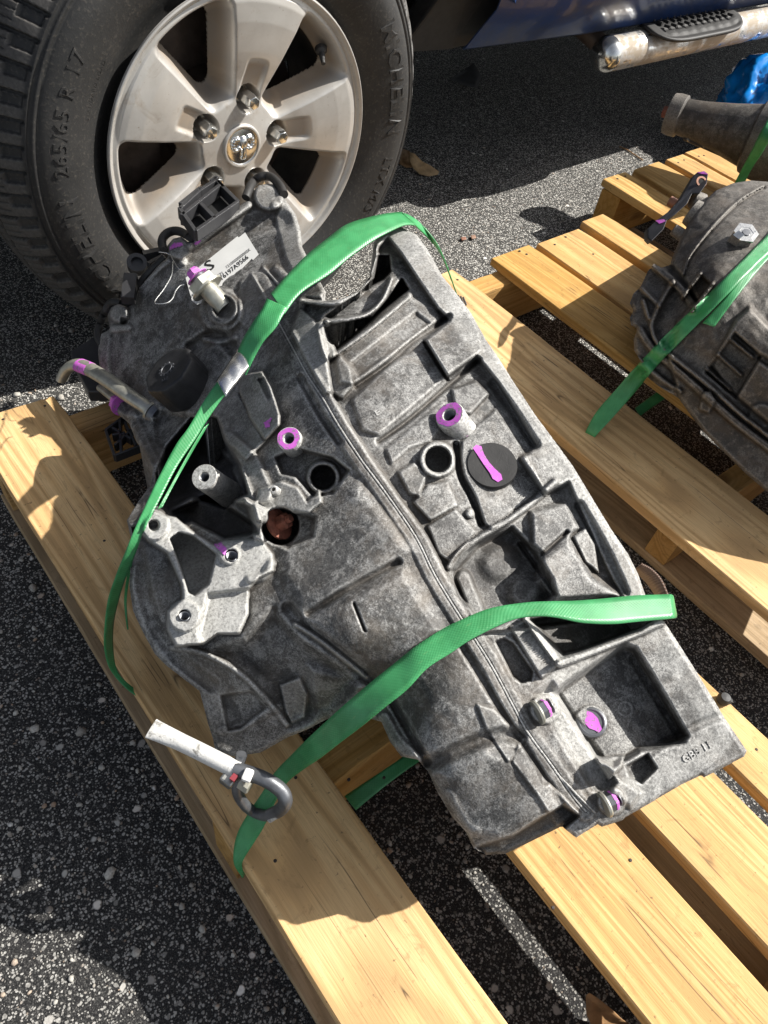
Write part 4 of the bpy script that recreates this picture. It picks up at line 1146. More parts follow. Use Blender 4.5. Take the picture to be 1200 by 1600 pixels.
# ------------------------------------------------------------------ pickup truck: wheel, rocker, running board
def tyre_mat():
    m, nt, b = nodes_of('tyre_rubber'); c = coords(nt)
    n1 = noise(nt, c, 9, 5, 0.65); n2 = noise(nt, c, 220, 3, 0.6)
    col = ramp(nt, n1, [(0.3, (0.014, 0.0138, 0.0135)), (0.55, (0.022, 0.0215, 0.0208)), (0.75, (0.044, 0.041, 0.037))])
    col = mix(nt, ramp(nt, n2, [(0.55, 0.0), (0.8, 0.5)]), col, (0.12, 0.105, 0.085))
    sep = nt.nodes.new('ShaderNodeSeparateXYZ'); nt.links.new(coords(nt), sep.inputs[0])
    low = nt.nodes.new('ShaderNodeMapRange'); low.inputs[1].default_value = -0.18; low.inputs[2].default_value = -0.34; nt.links.new(sep.outputs[2], low.inputs[0])
    col = mix(nt, math_(nt, 'MULTIPLY', low.outputs[0], ramp(nt, n1, [(0.3, 0.15), (0.7, 0.75)])), col, (0.16, 0.14, 0.12))
    at = nt.nodes.new('ShaderNodeAttribute'); at.attribute_name = 'tread'
    col = mix(nt, math_(nt, 'MULTIPLY', at.outputs['Fac'], ramp(nt, n2, [(0.3, 0.35), (0.7, 0.9)])), col, (0.095, 0.088, 0.080))
    sc = noise(nt, coords(nt, (60, 60, 6), rot=(0, 0.6, 0)), 1.0, 4, 0.7)
    col = mix(nt, ramp(nt, sc, [(0.68, 0.0), (0.76, 0.5)]), col, (0.2, 0.18, 0.16))
    nt.links.new(col, b.inputs['Base Color']); b.inputs['Roughness'].default_value = 0.62
    bump(nt, b, math_(nt, 'ADD', n2, math_(nt, 'MULTIPLY', n1, 2)), 0.35, 0.001)
    return m
M['tyre'] = tyre_mat()
def rim_mat():
    m, nt, b = nodes_of('dusty_alloy'); c = coords(nt)
    n1 = noise(nt, c, 14, 5, 0.6, 0.4); n2 = noise(nt, c, 160, 3, 0.6)
    at = nt.nodes.new('ShaderNodeAttribute'); at.attribute_name = 'grime'
    col = ramp(nt, n1, [(0.3, (0.40, 0.38, 0.35)), (0.7, (0.52, 0.505, 0.475))])
    dirt = ramp(nt, n1, [(0.35, (0.16, 0.115, 0.075)), (0.65, (0.36, 0.28, 0.20))])
    f = math_(nt, 'MAXIMUM', math_(nt, 'MULTIPLY', at.outputs['Fac'], ramp(nt, n1, [(0.3, 0.45), (0.6, 1.0)])), ramp(nt, noise(nt, c, 22, 6, 0.7, 0.6), [(0.56, 0.0), (0.72, 0.5)]))
    col = mix(nt, f, col, dirt)
    sp = ramp(nt, noise(nt, c, 240, 2, 0.6), [(0.68, 0.0), (0.76, 0.8)])
    col = mix(nt, sp, col, (0.30, 0.26, 0.21))
    nt.links.new(col, b.inputs['Base Color'])
    b.inputs['Metallic'].default_value = 0.35
    rg = math_(nt, 'MULTIPLY_ADD', f, 0.35, 0.36); nt.links.new(rg, b.inputs['Roughness'])
    bump(nt, b, n2, 0.12, 0.0005)
    return m
M['rim'] = rim_mat()
M['chrome'] = simple('worn_chrome', (0.60, 0.60, 0.58), 0.16, 0.95, 0.25, 40, 0.15, 60)
M['disc'] = simple('brake_iron', (0.10, 0.075, 0.06), 0.5, 0.6, 0.4, 30)
M['barrel'] = simple('dusty_barrel', (0.045, 0.038, 0.032), 0.8, 0.1, 0.4, 25)

def paint_mat():
    m, nt, b = nodes_of('dusty_blue_paint'); c = coords(nt)
    n1 = noise(nt, c, 9, 5, 0.65, 0.5); n2 = noise(nt, c, 90, 3)
    col = mix(nt, ramp(nt, n1, [(0.42, 0.0), (0.72, 0.75)]), (0.012, 0.042, 0.15), (0.050, 0.052, 0.058))
    col = mix(nt, ramp(nt, n2, [(0.6, 0.0), (0.8, 0.4)]), col, (0.14, 0.12, 0.10))
    nt.links.new(col, b.inputs['Base Color']); b.inputs['Roughness'].default_value = 0.34; b.inputs['Coat Weight'].default_value = 0.35
    bump(nt, b, n2, 0.15, 0.0008)
    return m
M['paint'] = paint_mat()
def tube_mat():
    m, nt, b = nodes_of('muddy_chrome'); c = coords(nt)
    n1 = noise(nt, c, 16, 5, 0.65, 0.6); n2 = noise(nt, coords(nt, (12, 120, 120)), 1.0, 3)
    f = ramp(nt, math_(nt, 'ADD', n1, math_(nt, 'MULTIPLY', n2, 0.3)), [(0.52, 0.0), (0.74, 1.0)])
    col = mix(nt, f, (0.60, 0.61, 0.62), (0.30, 0.25, 0.19))
    nt.links.new(col, b.inputs['Base Color'])
    nt.links.new(math_(nt, 'MULTIPLY_ADD', f, -0.8, 0.95), b.inputs['Metallic'])
    nt.links.new(math_(nt, 'MULTIPLY_ADD', f, 0.55, 0.16), b.inputs['Roughness'])
    return m
M['tube'] = tube_mat()

WC = np.array([0.629, 1.030, 0.375]); BEAR = 0.375
TR = thing('pickup_truck', 'dark blue pickup truck with dusty five-spoke alloy front wheel and chrome running board', 'pickup truck', (1.4, 1.6, 0))
def W(u, v, w):
    """wheel plane to world: u right, v up, w outwards"""
    return np.stack([WC[0] + u, WC[1] - w, WC[2] + v], -1)
# tyre
prof = np.array([(.206, -.035), (.222, -.030), (.232, -.024), (.245, -.013), (.262, -.002), (.285, .006), (.305, .009), (.320, .006), (.328, .002), (.331, -.001), (.3325, .0005), (.336, .0005), (.3375, -.003),
                 (.341, -.005), (.3425, -.0035), (.346, -.008), (.354, -.016), (.363, -.027), (.371, -.040), (.3775, -.054), (.382, -.068), (.3865, -.090), (.3885, -.117), (.388, -.145), (.3865, -.172), (.3845, -.187), (.378, -.200),
                 (.365, -.215), (.34, -.228), (.30, -.238), (.26, -.228), (.23, -.205), (.206, -.195)])
def dens(a, n): 
    s = np.r_[0, np.cumsum(np.hypot(*np.diff(a, axis=0).T))]; t_ = np.linspace(0, s[-1], n)
    return np.stack([np.interp(t_, s, a[:, 0]), np.interp(t_, s, a[:, 1])], -1)
psp = spline(prof, 6); 
k0 = np.argmin(np.abs(psp[:, 1] + 0.172) + (psp[:, 0] < .38))
pr_ = np.vstack([dens(psp[:60], 60)[:-1], dens(psp[59:k0], 96)[:-1], dens(psp[k0 - 1:], 24)])
NA = 1536
th = np.linspace(0, 2 * math.pi, NA, endpoint=False)
TH, RR = np.meshgrid(th, pr_[:, 0], indexing='ij'); _, WW = np.meshgrid(th, pr_[:, 1], indexing='ij')
def tread_depth(TH, RR, WW):
    arc = TH * 0.388
    P = 2 * math.pi * 0.388 / 66
    tr = sstep(.3435, .3475, RR) * (WW < -.004)
    ph = (arc + WW * 0.22) / P; fr = np.abs(ph - np.round(ph)) * P
    d = np.zeros_like(TH)
    sh = (WW > -.070)
    lat = (1 - sstep(.0022, .0034, fr)) * .0075 * sh
    ph2 = (arc - WW * 0.75 + .012) / P; fr2 = np.abs(ph2 - np.round(ph2)) * P
    d = np.maximum(d, lat)
    mid = (WW <= -.070)
    d = np.maximum(d, (1 - sstep(.0016, .0026, fr2)) * .006 * mid)
    # scooped notch at the shoulder beside each groove
    fs = (ph - np.floor(ph)) * P
    notch = sstep(.002, .004, fs) * (1 - sstep(.0165, .019, fs)) * sstep(.346, .349, RR) * (WW > -.034) * .006
    d = np.maximum(d, notch)
    # sipes
    ps = (arc + WW * 0.22) / (P / 3); f3 = np.abs(ps - np.round(ps)) * P / 3
    d = np.maximum(d, (1 - sstep(.0004, .0011, f3)) * .0028 * (WW < -.036))
    for wc, ww in ((-.073, .004), (-.100, .0048), (-.134, .0048), (-.166, .004)):
        d = np.maximum(d, (1 - sstep(ww - .0008, ww + .0008, np.abs(WW - wc + .0012 * np.sin(arc / P * 2 * math.pi)))) * .0085)
    return d * tr
def tyre_deform(u, v, w):
    zw = v + BEAR
    k_ = sstep(0.15, 0.0, zw); side = np.where(w > -.11, 1, -1) * sstep(0.0, 0.06, np.abs(w + .11))
    w2 = w + side * k_ * 0.026
    crease = np.exp(-((u + .20) / .05) ** 2) * k_ * .010
    return u, np.maximum(v, -BEAR + 0.003 + 0 * v), w2 - crease * (side > 0)
D = tread_depth(TH, RR, WW)
# outward normal of the profile
dn = np.gradient(pr_, axis=0); nr = np.stack([-dn[:, 1], dn[:, 0]], -1); nr /= np.linalg.norm(nr, axis=1)[:, None]
if nr[len(pr_) // 2, 0] < 0: nr = -nr
TREADR = RR.copy(); DREAD = D.copy()
R2 = RR - D * nr[None, :, 0]; W2 = WW - D * nr[None, :, 1]
u_, v_, w_ = tyre_deform(R2 * np.cos(TH), R2 * np.sin(TH), W2)
tv = W(u_, v_, w_).reshape(-1, 3)
K = pr_.shape[0]; ii, jj = np.meshgrid(np.arange(NA), np.arange(K - 1), indexing='ij'); i2 = (ii + 1) % NA
tf = np.stack([ii * K + jj, ii * K + jj + 1, i2 * K + jj + 1, i2 * K + jj], -1).reshape(-1, 4)

# rim face: polar relief with five spokes
NT, NR = 900, 120
th = np.linspace(0, 2 * math.pi, NT, endpoint=False); rr = np.r_[np.linspace(0.001, 0.205, 98), np.linspace(0.207, 0.2315, NR - 98)]
TH, RR = np.meshgrid(th, rr, indexing='ij')
SP = [math.radians(a) for a in (77, 5, -67, -139, 149)]
Wd = np.interp(RR, [0, .032, .045, .07, .10, .14, .18, .205, .215, .221, .2245, .229, .2315], [-.020, -.020, -.021, -.024, -.020, -.012, -.0065, -.006, -.008, -.0095, -.003, .0, -.003])
best = np.full(TH.shape, 1e9); along_ = np.zeros(TH.shape)
for a in SP:
    da = (TH - a + math.pi) % (2 * math.pi) - math.pi
    s_ = np.where(np.abs(da) < math.pi / 2, np.abs(RR * np.sin(da)), 1e9); al = RR * np.cos(da)
    mk_ = s_ < best; best = np.where(mk_, s_, best); along_ = np.where(mk_, al, along_)
hw = 0.021 + np.clip(RR - 0.065, 0, 1) * 0.285
da_all = np.min([np.abs((TH - a - math.pi / 5 + math.pi) % (2 * math.pi) - math.pi) for a in SP], axis=0)
s1 = RR * np.sin(math.pi / 5 - da_all) - hw
s2 = 0.2125 - RR; s3 = RR - 0.070
k_ = 0.010
def smin(a, b, k): 
    h_ = np.clip(.5 + .5 * (b - a) / k, 0, 1); return b * (1 - h_) + a * h_ - k * h_ * (1 - h_)
sdw = smin(smin(s1, s2, .016), s3, .014)
Wd = Wd + 0.004 * np.clip(1 - (best / (hw + .004)) ** 2, 0, 1) * sstep(.08, .12, RR) * (RR < .2145)
Wd -= 0.004 * sstep(.004, -.004, np.abs(best) - .6 * hw) * 0
drop = sstep(-.003, .020, sdw) * .052
gr = sstep(0.0, .010, sdw) * .9
for a in SP:
    da = (TH - a + math.pi) % (2 * math.pi) - math.pi
    X_ = RR * np.cos(da) - .0698; Y_ = RR * np.sin(da); d_ = np.hypot(X_, Y_)
    drop = np.maximum(drop, (1 - sstep(.0165, .0215, d_)) * .030)
    rec = sstep(0, .006, RR * np.cos(da) - .075) * (1 - sstep(.118, .132, RR * np.cos(da) + 8 * Y_ ** 2)) * (1 - sstep(.012, .021, np.abs(Y_)))
    rec = np.where(np.abs(da) < 1, rec, 0)
    drop = np.maximum(drop, rec * .0055); gr = np.maximum(gr, rec * .9); gr = np.maximum(gr, (1 - sstep(.015, .024, d_)) * .7)
vs = math.radians(38); X_ = RR * np.cos(TH - vs) - .2035; Y_ = RR * np.sin(TH - vs)
Wd -= drop
hole = sdw > .0165
Pp = W(RR * np.cos(TH), RR * np.sin(TH), Wd)
idx = np.arange(NT * NR).reshape(NT, NR)
ii, jj = np.meshgrid(np.arange(NT), np.arange(NR - 1), indexing='ij'); i2 = (ii + 1) % NT
okq = ~(hole[ii, jj] & hole[i2, jj] & hole[ii, jj + 1] & hole[i2, jj + 1])
f = np.stack([idx[ii, jj], idx[ii, jj + 1], idx[i2, jj + 1], idx[i2, jj]], -1)[okq]
used = np.unique(f); rm = -np.ones(NT * NR, int); rm[used] = np.arange(len(used))
wheel = mesh_obj('wheel', Pp.reshape(-1, 3)[used], rm[f][:, ::-1] if False else rm[f], M['rim'], TR)
a_ = wheel.data.attributes.new('grime', 'FLOAT', 'POINT'); a_.data.foreach_set('value', gr.reshape(-1)[used].astype(np.float32))
fix_normals(wheel)
sol = wheel.modifiers.new('s', 'SOLIDIFY'); sol.thickness = 0.006; sol.offset = -1
wheel['label'] = 'dusty silver five-spoke alloy front wheel'
ty = mesh_obj('tyre', tv, tf, M['tyre'], wheel)
a_ = ty.data.attributes.new('tread', 'FLOAT', 'POINT'); a_.data.foreach_set('value', (sstep(.344, .350, TREADR) * (DREAD < .001)).reshape(-1).astype(np.float32))
ax_ = (0, -1, 0); wc = Vector(WC.tolist())
m = MB(); m.lathe(wc, ax_, [(-.002, .2312), (-.012, .2265), (-.022, .216), (-.05, .209), (-.12, .200), (-.19, .205), (-.20, .228)], 96, caps=False); m.build('barrel', M['barrel'], wheel)
m = MB(); m.lathe(wc, ax_, [(-.150, .165), (-.125, .165), (-.123, .160), (-.123, .085), (-.075, .078), (-.070, .04), (-.070, .001)], 64); m.build('brake_disc', M['disc'], wheel)
m = MB(); m.prism([wc + Vector((x, -w__, z)) for x, w__, z in ((-.19, -.10, .02), (-.19, -.10, -.09), (-.11, -.10, -.11), (-.10, -.10, .03))], (0, .06, 0)); m.build('brake_caliper', M['disc'], wheel, smooth=False)
for a in SP:
    c_ = wc + Vector((math.cos(a) * .0698, 0, math.sin(a) * .0698))
    m = MB(); m.lathe(c_, ax_, [(-.052, .0145), (-.047, .0150), (-.044, .0118)], 28)
    m.lathe(c_, ax_, [(-.045, .0118), (-.010, .0118), (-.004, .0095), (-.0035, .0060), (-.0025, .0001)], 6, up=(math.cos(a), 0, math.sin(a)))
    bevel(m.build('lug_nut', M['chrome'], wheel, sharp=25), .0006, 2)
# centre cap with the ram's head emblem in relief
n_ = 90; q = np.linspace(-.031, .031, n_); U_, V_ = np.meshgrid(q, q, indexing='ij'); r_ = np.hypot(U_, V_)
H = -.0185 + .0045 * (1 - (r_ / .031) ** 2) + .002 * sstep(.0275, .0292, r_)
def blob(cx, cz, a, b, ang, h_):
    ca, sa = math.cos(ang), math.sin(ang); x = (U_ - cx) * ca + (V_ - cz) * sa; y = -(U_ - cx) * sa + (V_ - cz) * ca
    return h_ * np.sqrt(np.clip(1 - (x / a) ** 2 - (y / b) ** 2, 0, 1))
E_ = np.zeros_like(H)
E_ = np.maximum(E_, blob(0, .006, .0085, .011, 0, .0045)); E_ = np.maximum(E_, blob(0, -.006, .0048, .013, 0, .0055)); E_ = np.maximum(E_, blob(0, -.016, .0055, .005, 0, .0045))
for s_ in (-1, 1):
    for t_ in np.linspace(0, 1, 9):
        an = 1.9 - t_ * 4.6; rad = .0085 - .003 * t_
        E_ = np.maximum(E_, blob(s_ * (.0125 + rad * math.cos(an) * .8), .004 + rad * 1.15 * math.sin(an), .0042 - .0016 * t_, .0042 - .0016 * t_, 0, .0040))
    E_ = np.maximum(E_, blob(s_ * .006, -.001, .002, .0012, .5 * s_, .006))
H = H + E_ * 1.0
Pc = W(U_, V_, H); ok_ = r_ < .0308; idx = -np.ones(r_.shape, int); idx[ok_] = np.arange(ok_.sum())
cell = ok_[:-1, :-1] & ok_[1:, :-1] & ok_[1:, 1:] & ok_[:-1, 1:]; I, J = np.nonzero(cell)
f = np.stack([idx[I, J], idx[I + 1, J], idx[I + 1, J + 1], idx[I, J + 1]], -1)
cap = mesh_obj('centre_cap', Pc[ok_], f, M['chrome'], wheel)
m = MB(); m.lathe(wc, ax_, [(-.024, .0345), (-.017, .0340), (-.0155, .0322), (-.0155, .0300), (-.024, .0298)], 64, caps=False); m.build('cap_ring', M['rim'], wheel)
m = MB(); c_ = wc + Vector((math.cos(vs) * .196, .03, math.sin(vs) * .196)); d_ = Vector((-math.cos(vs) * .45, -.8, -math.sin(vs) * .45 - .2))
m.lathe(c_, d_, [(0, .010), (.006, .009), (.010, .005), (.020, .0042), (.021, .0034), (.028, .0034)], 20); m.build('valve_stem', M['rubber'], wheel)

# raised lettering round the sidewall, reading clockwise
def tyre_w(r): return np.interp(r, prof[:14, 0], prof[:14, 1])
def tyre_text(body, mid_deg, rm, size, space=1.05, h_=.0019, bold=True):
    v, f = text_flat(body, extrude=0.5, bold=bold, space=space)
    v = v.copy(); v[:, 0] -= v[:, 0].max() / 2; v[:, :2] *= size / 0.72
    ang = math.radians(mid_deg) - v[:, 0] / rm; r = rm + v[:, 1]
    w = tyre_w(r) + np.where(v[:, 2] > 0, h_, -.0008)
    u_, v2, w2 = tyre_deform(r * np.cos(ang), r * np.sin(ang), w)
    mesh_obj('raised_lettering', W(u_, v2, w2), f, M['tyre'], wheel, False)
tyre_text('MICHELIN', 200, .286, .028, 1.08)
tyre_text('MICHELIN', 14, .286, .028, 1.08)
tyre_text('265/65 R 17', 160, .292, .021, 1.1, bold=False)
tyre_text('LTX M/S', -22, .293, .019, 1.1, bold=False)
tyre_text('STANDARD LOAD', 152, .262, .006, 1.2, .0006)

# body side, sill, underside, cab
m = MB()
side = [(1.168, .411), (1.160, .417), (1.135, .452), (1.10, .50), (1.075, .60), (1.075, .80), (1.085, 1.08)]
xs_ = [1.215, 1.6, 2.4, 4.3]
v = []; f = []
for x in xs_:
    for y, z in side: v.append((x, y, z - (0.018 * (x - 1.2) / .6 if z < .45 and x < 1.9 else 0.018 * (z < .45))))
n_ = len(side)
for i in range(len(xs_) - 1):
    for j in range(n_ - 1): f.append([i * n_ + j, (i + 1) * n_ + j, (i + 1) * n_ + j + 1, i * n_ + j + 1])
m.add(v, f); o = m.build('rocker_panel', M['paint'], TR, sharp=40); so = o.modifiers.new('s', 'SOLIDIFY'); so.thickness = .004; so.offset = 1
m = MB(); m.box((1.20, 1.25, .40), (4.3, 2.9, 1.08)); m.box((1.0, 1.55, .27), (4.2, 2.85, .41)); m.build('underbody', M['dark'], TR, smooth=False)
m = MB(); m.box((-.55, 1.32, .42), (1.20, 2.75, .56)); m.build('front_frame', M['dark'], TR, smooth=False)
m = MB(); m.prism([(-.42, 1.06, 1.08), (1.22, 1.06, 1.08), (1.22, 1.06, .52), (1.16, 1.06, .60)] + [(.629 + .49 * math.cos(a), 1.06, .375 + .49 * math.sin(a)) for a in np.linspace(.55, math.pi - .45, 18)] + [(.12, 1.06, .5), (-.42, 1.06, .5)], (0, 0.03, 0)); m.build('front_fender', M['paint'], TR, smooth=False)
m = MB(); m.box((-.60, 1.10, .50), (-.40, 2.85, .82)); bevel(m.build('front_bumper', M['chrome'], TR, smooth=False), .03, 3)
m = MB(); m.box((-.42, 1.08, 1.0), (1.25, 2.88, 1.12)); bevel(m.build('bonnet', M['paint'], TR, smooth=False), .03, 3)
m = MB(); m.prism([(1.25, 1.1, 1.08), (1.95, 1.2, 1.80), (3.35, 1.2, 1.80), (3.6, 1.1, 1.08)], (0, 1.7, 0)); m.build('cab', M['paint'], TR, smooth=False)
# fender liner and mud guard behind the tyre
m = MB(); m.prism([V(640, 80, .395), V(690, 78, .392), V(745, 70, .392)] and [(1.075, 1.20, .405), (1.215, 1.205, .393), (1.30, 1.19, .405), (1.26, 1.10, .62), (1.13, 1.08, .62)], (0, .05, 0))
o = m.build('fender_liner', M['rubber'], TR, smooth=False); bevel(o, .006, 2)
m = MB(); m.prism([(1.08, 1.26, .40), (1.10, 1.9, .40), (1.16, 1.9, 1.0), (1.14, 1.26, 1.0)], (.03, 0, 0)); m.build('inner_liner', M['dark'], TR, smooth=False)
# running board tube with end cap, bracket and step pad
ry, rz, rr_ = 1.142, .355, .038
m = MB(); x0_ = float(bp(945, 85, rz)[0])
m.lathe((x0_, ry, rz), (1, 0, 0), [(0.006, rr_ * .99), (0.010, rr_), (0.9, rr_), (2.6, rr_)], 40, caps=False); rb = m.build('running_board', M['tube'], TR)
m = MB(); m.lathe((x0_, ry, rz), (-1, 0, 0), [(-.012, rr_ * 1.0), (-.006, rr_ * 1.015), (.004, rr_ * .96), (.014, rr_ * .80), (.022, rr_ * .5), (.025, .0001)], 40); m.build('end_cap', M['chrome'], rb)
m = MB(); m.tube([(x0_ + .05, ry + .02, rz - .01), (x0_ + .02, ry + .10, rz + .02), (x0_ - .02, ry + .2, rz + .06)], .022, 12); m.build('mount_bracket', M['disc'], rb)
# step pad: long oval of ribbed rubber over the tube
pxs = np.linspace(0, 1, 46); pa = np.linspace(-1, 1, 26)
A_, B_ = np.meshgrid(pxs, pa, indexing='ij')
xa, xb = float(bp(1003, 40, .40)[0]), float(bp(1178, 32, .40)[0])
half = 0.062 * np.clip(1 - (np.abs(A_ - .5) * 2) ** 5, 0.05, 1) ** .5
yy = ry - 0.012 + B_ * half; ang = np.clip((yy - ry) / (rr_ + .006), -1.25, 1.25)
X_ = xa + (xb - xa) * A_
Yp = ry + np.sin(ang) * (rr_ + .012) ; Zp = rz + np.cos(ang) * (rr_ + .007)
Yp = np.where(B_ < 0, ry + (yy - ry) * 1.0, Yp); Zp = rz + rr_ + .008 - .35 * np.clip(-(yy - ry), 0, 1) ** 1.2 - .8 * np.clip(yy - ry, 0, 1) ** 1.3
tr_ = ((np.sin(A_ * 62) > .55) | (np.abs(np.sin(B_ * 6.5)) > .93)) & (np.abs(B_) < .8) & (A_ > .1) & (A_ < .93)
Zp = Zp + np.where(tr_, .0, .003)
pv = np.stack([X_, yy, Zp], -1).reshape(-1, 3); k1, k2_ = 46, 26
ii, jj = np.meshgrid(np.arange(k1 - 1), np.arange(k2_ - 1), indexing='ij'); pf = np.stack([ii * k2_ + jj, (ii + 1) * k2_ + jj, (ii + 1) * k2_ + jj + 1, ii * k2_ + jj + 1], -1).reshape(-1, 4)
o = mesh_obj('step_pad', pv, pf, M['rubber'], rb); so = o.modifiers.new('s', 'SOLIDIFY'); so.thickness = .007; so.offset = -1
for i in range(11):
    x = xa + (xb - xa) * (.14 + .072 * i)
    m = MB()
    for q_ in (-.028, -.004, .020): m.bar((x, ry + q_ - .008, rz + rr_ + .0125), (x, ry + q_ + .008, rz + rr_ + .0115), .006, .006)
    m.build('tread_bar', M['rubber'], rb, smooth=False)
# ------------------------------------------------------------------ brown transmission on the second pallet
ctrl2 = [(1150, 285, 0.41), (1230, 290, 0.419), (1110, 300, 0.401), (1075, 345, 0.375), (1050, 390, 0.353), (1045, 430, 0.34), (990, 470, 0.306), (985, 500, 0.293), (1000, 560, 0.271), (1010, 600, 0.253), (1060, 640, 0.227), (1100, 680, 0.21),
         (1150, 740, 0.184), (1240, 800, 0.166), (1120, 420, 0.397), (1180, 450, 0.393), (1240, 480, 0.393), (1150, 540, 0.34), (1200, 600, 0.306), (1240, 680, 0.253), (1080, 520, 0.332), (1060, 580, 0.279), (1120, 620, 0.262)]
ctrl2 += [(1400, 860, .20), (1400, 320, .43), (1400, 560, .40), (1330, 420, .43), (1330, 700, .30)]
G2 = Relief(970, 1422, 270, 900, 2.2, ctrl2)
out2 = [(1415, 340), (1340, 305), (1262, 290), (1200, 284), (1172, 282), (1146, 286), (1118, 298), (1098, 316), (1078, 345), (1063, 372), (1052, 398), (1047, 414), (1034, 418), (1022, 412), (1012, 424), (1001, 448), (990, 458), (984, 474), (990, 486), (984, 496), (986, 508), (996, 514),
        (990, 530), (991, 548), (1002, 566), (1010, 588), (1030, 604), (1060, 622), (1080, 650), (1100, 676), (1130, 706), (1165, 740), (1200, 770), (1262, 798), (1415, 880)]
G2.rib([(1067, 430), (1078, 400), (1103, 366), (1130, 336), (1158, 311), (1192, 291)], 1.3, 3.5, 2)
G2.rib([(1069, 432), (1081, 402), (1106, 368), (1133, 338), (1161, 313), (1195, 293)], 1.3, -3, 2)
G2.poly([(984, 470), (1012, 424), (1022, 410), (1052, 416), (1072, 440), (1090, 470), (1060, 500), (1045, 560), (1060, 615), (1020, 600), (985, 560)], -10, 10)
G2.rib([(1022, 414), (1048, 436), (1064, 452), (1082, 476)], 6, 12, 6)
G2.rib([(1052, 440), (1038, 462), (1024, 490), (1018, 512), (1030, 540), (1066, 570), (1110, 605), (1160, 650), (1215, 692)], 3.5, 12, 4)
G2.rib([(1000, 516), (1020, 545), (1060, 580), (1110, 625), (1150, 660), (1210, 706)], 6, 10, 6)
G2.rib([(1005, 470), (1014, 498)], 3, 9, 3); G2.rib([(1000, 448), (1030, 478)], 3, 9, 4); G2.rib([(996, 560), (1030, 590), (1062, 612)], 4, 8, 5)
for a, b in (((1066, 466), (1095, 427)), ((1081, 487), (1114, 443))):
    G2.rib([a, b], 1.8, 24, 3)
G2.poly([(1095, 430), (1066, 466), (1082, 486), (1114, 446)], -9, 6)
G2.poly([(1150, 500), (1172, 480), (1230, 540), (1262, 560), (1262, 700), (1200, 660), (1140, 610), (1112, 570)], 9, 10)
G2.poly([(1148, 520), (1190, 556), (1150, 622), (1102, 582)], -14, 6)
for a, b in (((1143, 531), (1176, 558)), ((1122, 554), (1158, 586)), ((1105, 577), (1141, 609))): G2.rib([a, b], 2, 13, 3)
G2.poly([(1098, 614), (1110, 610), (1118, 626), (1108, 646), (1092, 640)], 14, 3)
G2.rib([(1190, 560), (1262, 610)], 5, -8, 8)
G2.disc(1190, 650, 20, 4, 8)
G2.Z += 0.0012 * vnoise(G2.X, G2.Y, 30, 21) + 0.0005 * vnoise(G2.X, G2.Y, 9, 22)
T2 = thing('gearbox', 'brown grimy rounded transmission with a black shift lever at the right edge', 'transmission', (1.15, 0.42, .1425))
G2.build('drum_housing', out2, M['cast2'], T2, shrink=0.14, edge=5, drop=5)
m = MB()
lev = [(1085, 273), (1091, 268), (1100, 267), (1107, 272), (1105, 286), (1094, 302), (1082, 302), (1074, 318), (1055, 335), (1043, 343), (1037, 358), (1018, 377), (1012, 371), (1012, 357), (1026, 344), (1045, 330), (1062, 312)]
zl = lambda x, y: .397 + (1100 - x) * -.0006
lv_ = [V(x, y, zl(x, y)) for x, y in lev]; dirl = Vector((0.35, 0.45, -0.8)).normalized() * .015
m.prism(lv_, dirl); o = fix_normals(m.build('shift_lever', M['black'], T2, smooth=False)); bevel(o, .002, 3)
q = V(1096, 284, zl(1096, 284) + .001); m = MB(); m.lathe(q, -dirl.normalized(), [(-.001, .0095), (.001, .0095), (.001, .0062), (-.001, .006)], 28); m.build('eye_bushing', M['copper'], o)
m = MB(); m.lathe(q, -dirl.normalized(), [(0, .006), (.0004, .0001)], 24); m.build('eye_hole', M['dark'], o)
for p_, col_, pts_ in (('paint_mark', 'magenta', [(1089, 270), (1100, 268), (1106, 273), (1096, 272)]), ('paint_mark', 'magenta', [(1024, 345), (1037, 343), (1040, 346), (1030, 350)])):
    m = MB(); m.prism([V(x, y, zl(x, y)) - dirl * .08 for x, y in pts_], dirl * .05); m.build(p_, M[col_], o, smooth=False)
for (b_, t_, r_) in (((1096, 342, .368), (1078, 330, .372), 20), ((1092, 316, .373), (1082, 311, .376), 13), ((1072, 372, .347), (1052, 358, .353), 9)):
    b0 = V(*b_); t0 = V(*t_); rr2 = r_ * mpp(b_[0], b_[1], b_[2]); L = (t0 - b0).length
    m = MB(); m.lathe(b0 - (t0 - b0) * .4, (t0 - b0), [(0, rr2 * 1.12), (L * 1.0, rr2 * 1.04), (L * 1.35, rr2 * .98), (L * 1.4, rr2 * .86), (L * 1.42, rr2 * .5)], 32); m.build('shaft_boss', M['cast2'], T2)
m = MB(); m.lathe(V(1062, 322, .354), (V(1044, 313, .355) - V(1062, 322, .354)), [(0, .009), (.020, .009), (.021, .007)], 24); m.build('copper_stub', M['copper'], T2)
q = G2.p(1157, 376, .0); ax2 = Vector((-.25, -.2, .9)).normalized()
m = MB(); m.lathe(q - ax2 * .004, ax2, [(0, .019), (.020, .017), (.021, .015)], 6, up=(1, .3, 0)); cb2 = m.build('sensor_body', M['cast2'], T2, sharp=30)
m = MB(); m.lathe(q + ax2 * .0165, ax2, [(0, .0195), (.0016, .0190), (.0018, .011), (.0012, .0105)], 6, up=(1, .3, 0)); m.bar(q + ax2 * .014 + Vector((-.022, .002, 0)), q + ax2 * .020 + Vector((-.012, .002, 0)), .012, .0012); m.bar(q + ax2 * .014 + Vector((.022, -.004, 0)), q + ax2 * .020 + Vector((.012, -.002, 0)), .012, .0012)
m.build('metal_clip', M['tin'], T2, smooth=False)
m = MB(); m.lathe(q + ax2 * .0172, ax2, [(0, .006), (.002, .006), (.0022, .0001)], 20); m.build('connector_socket', M['rod'], cb2)

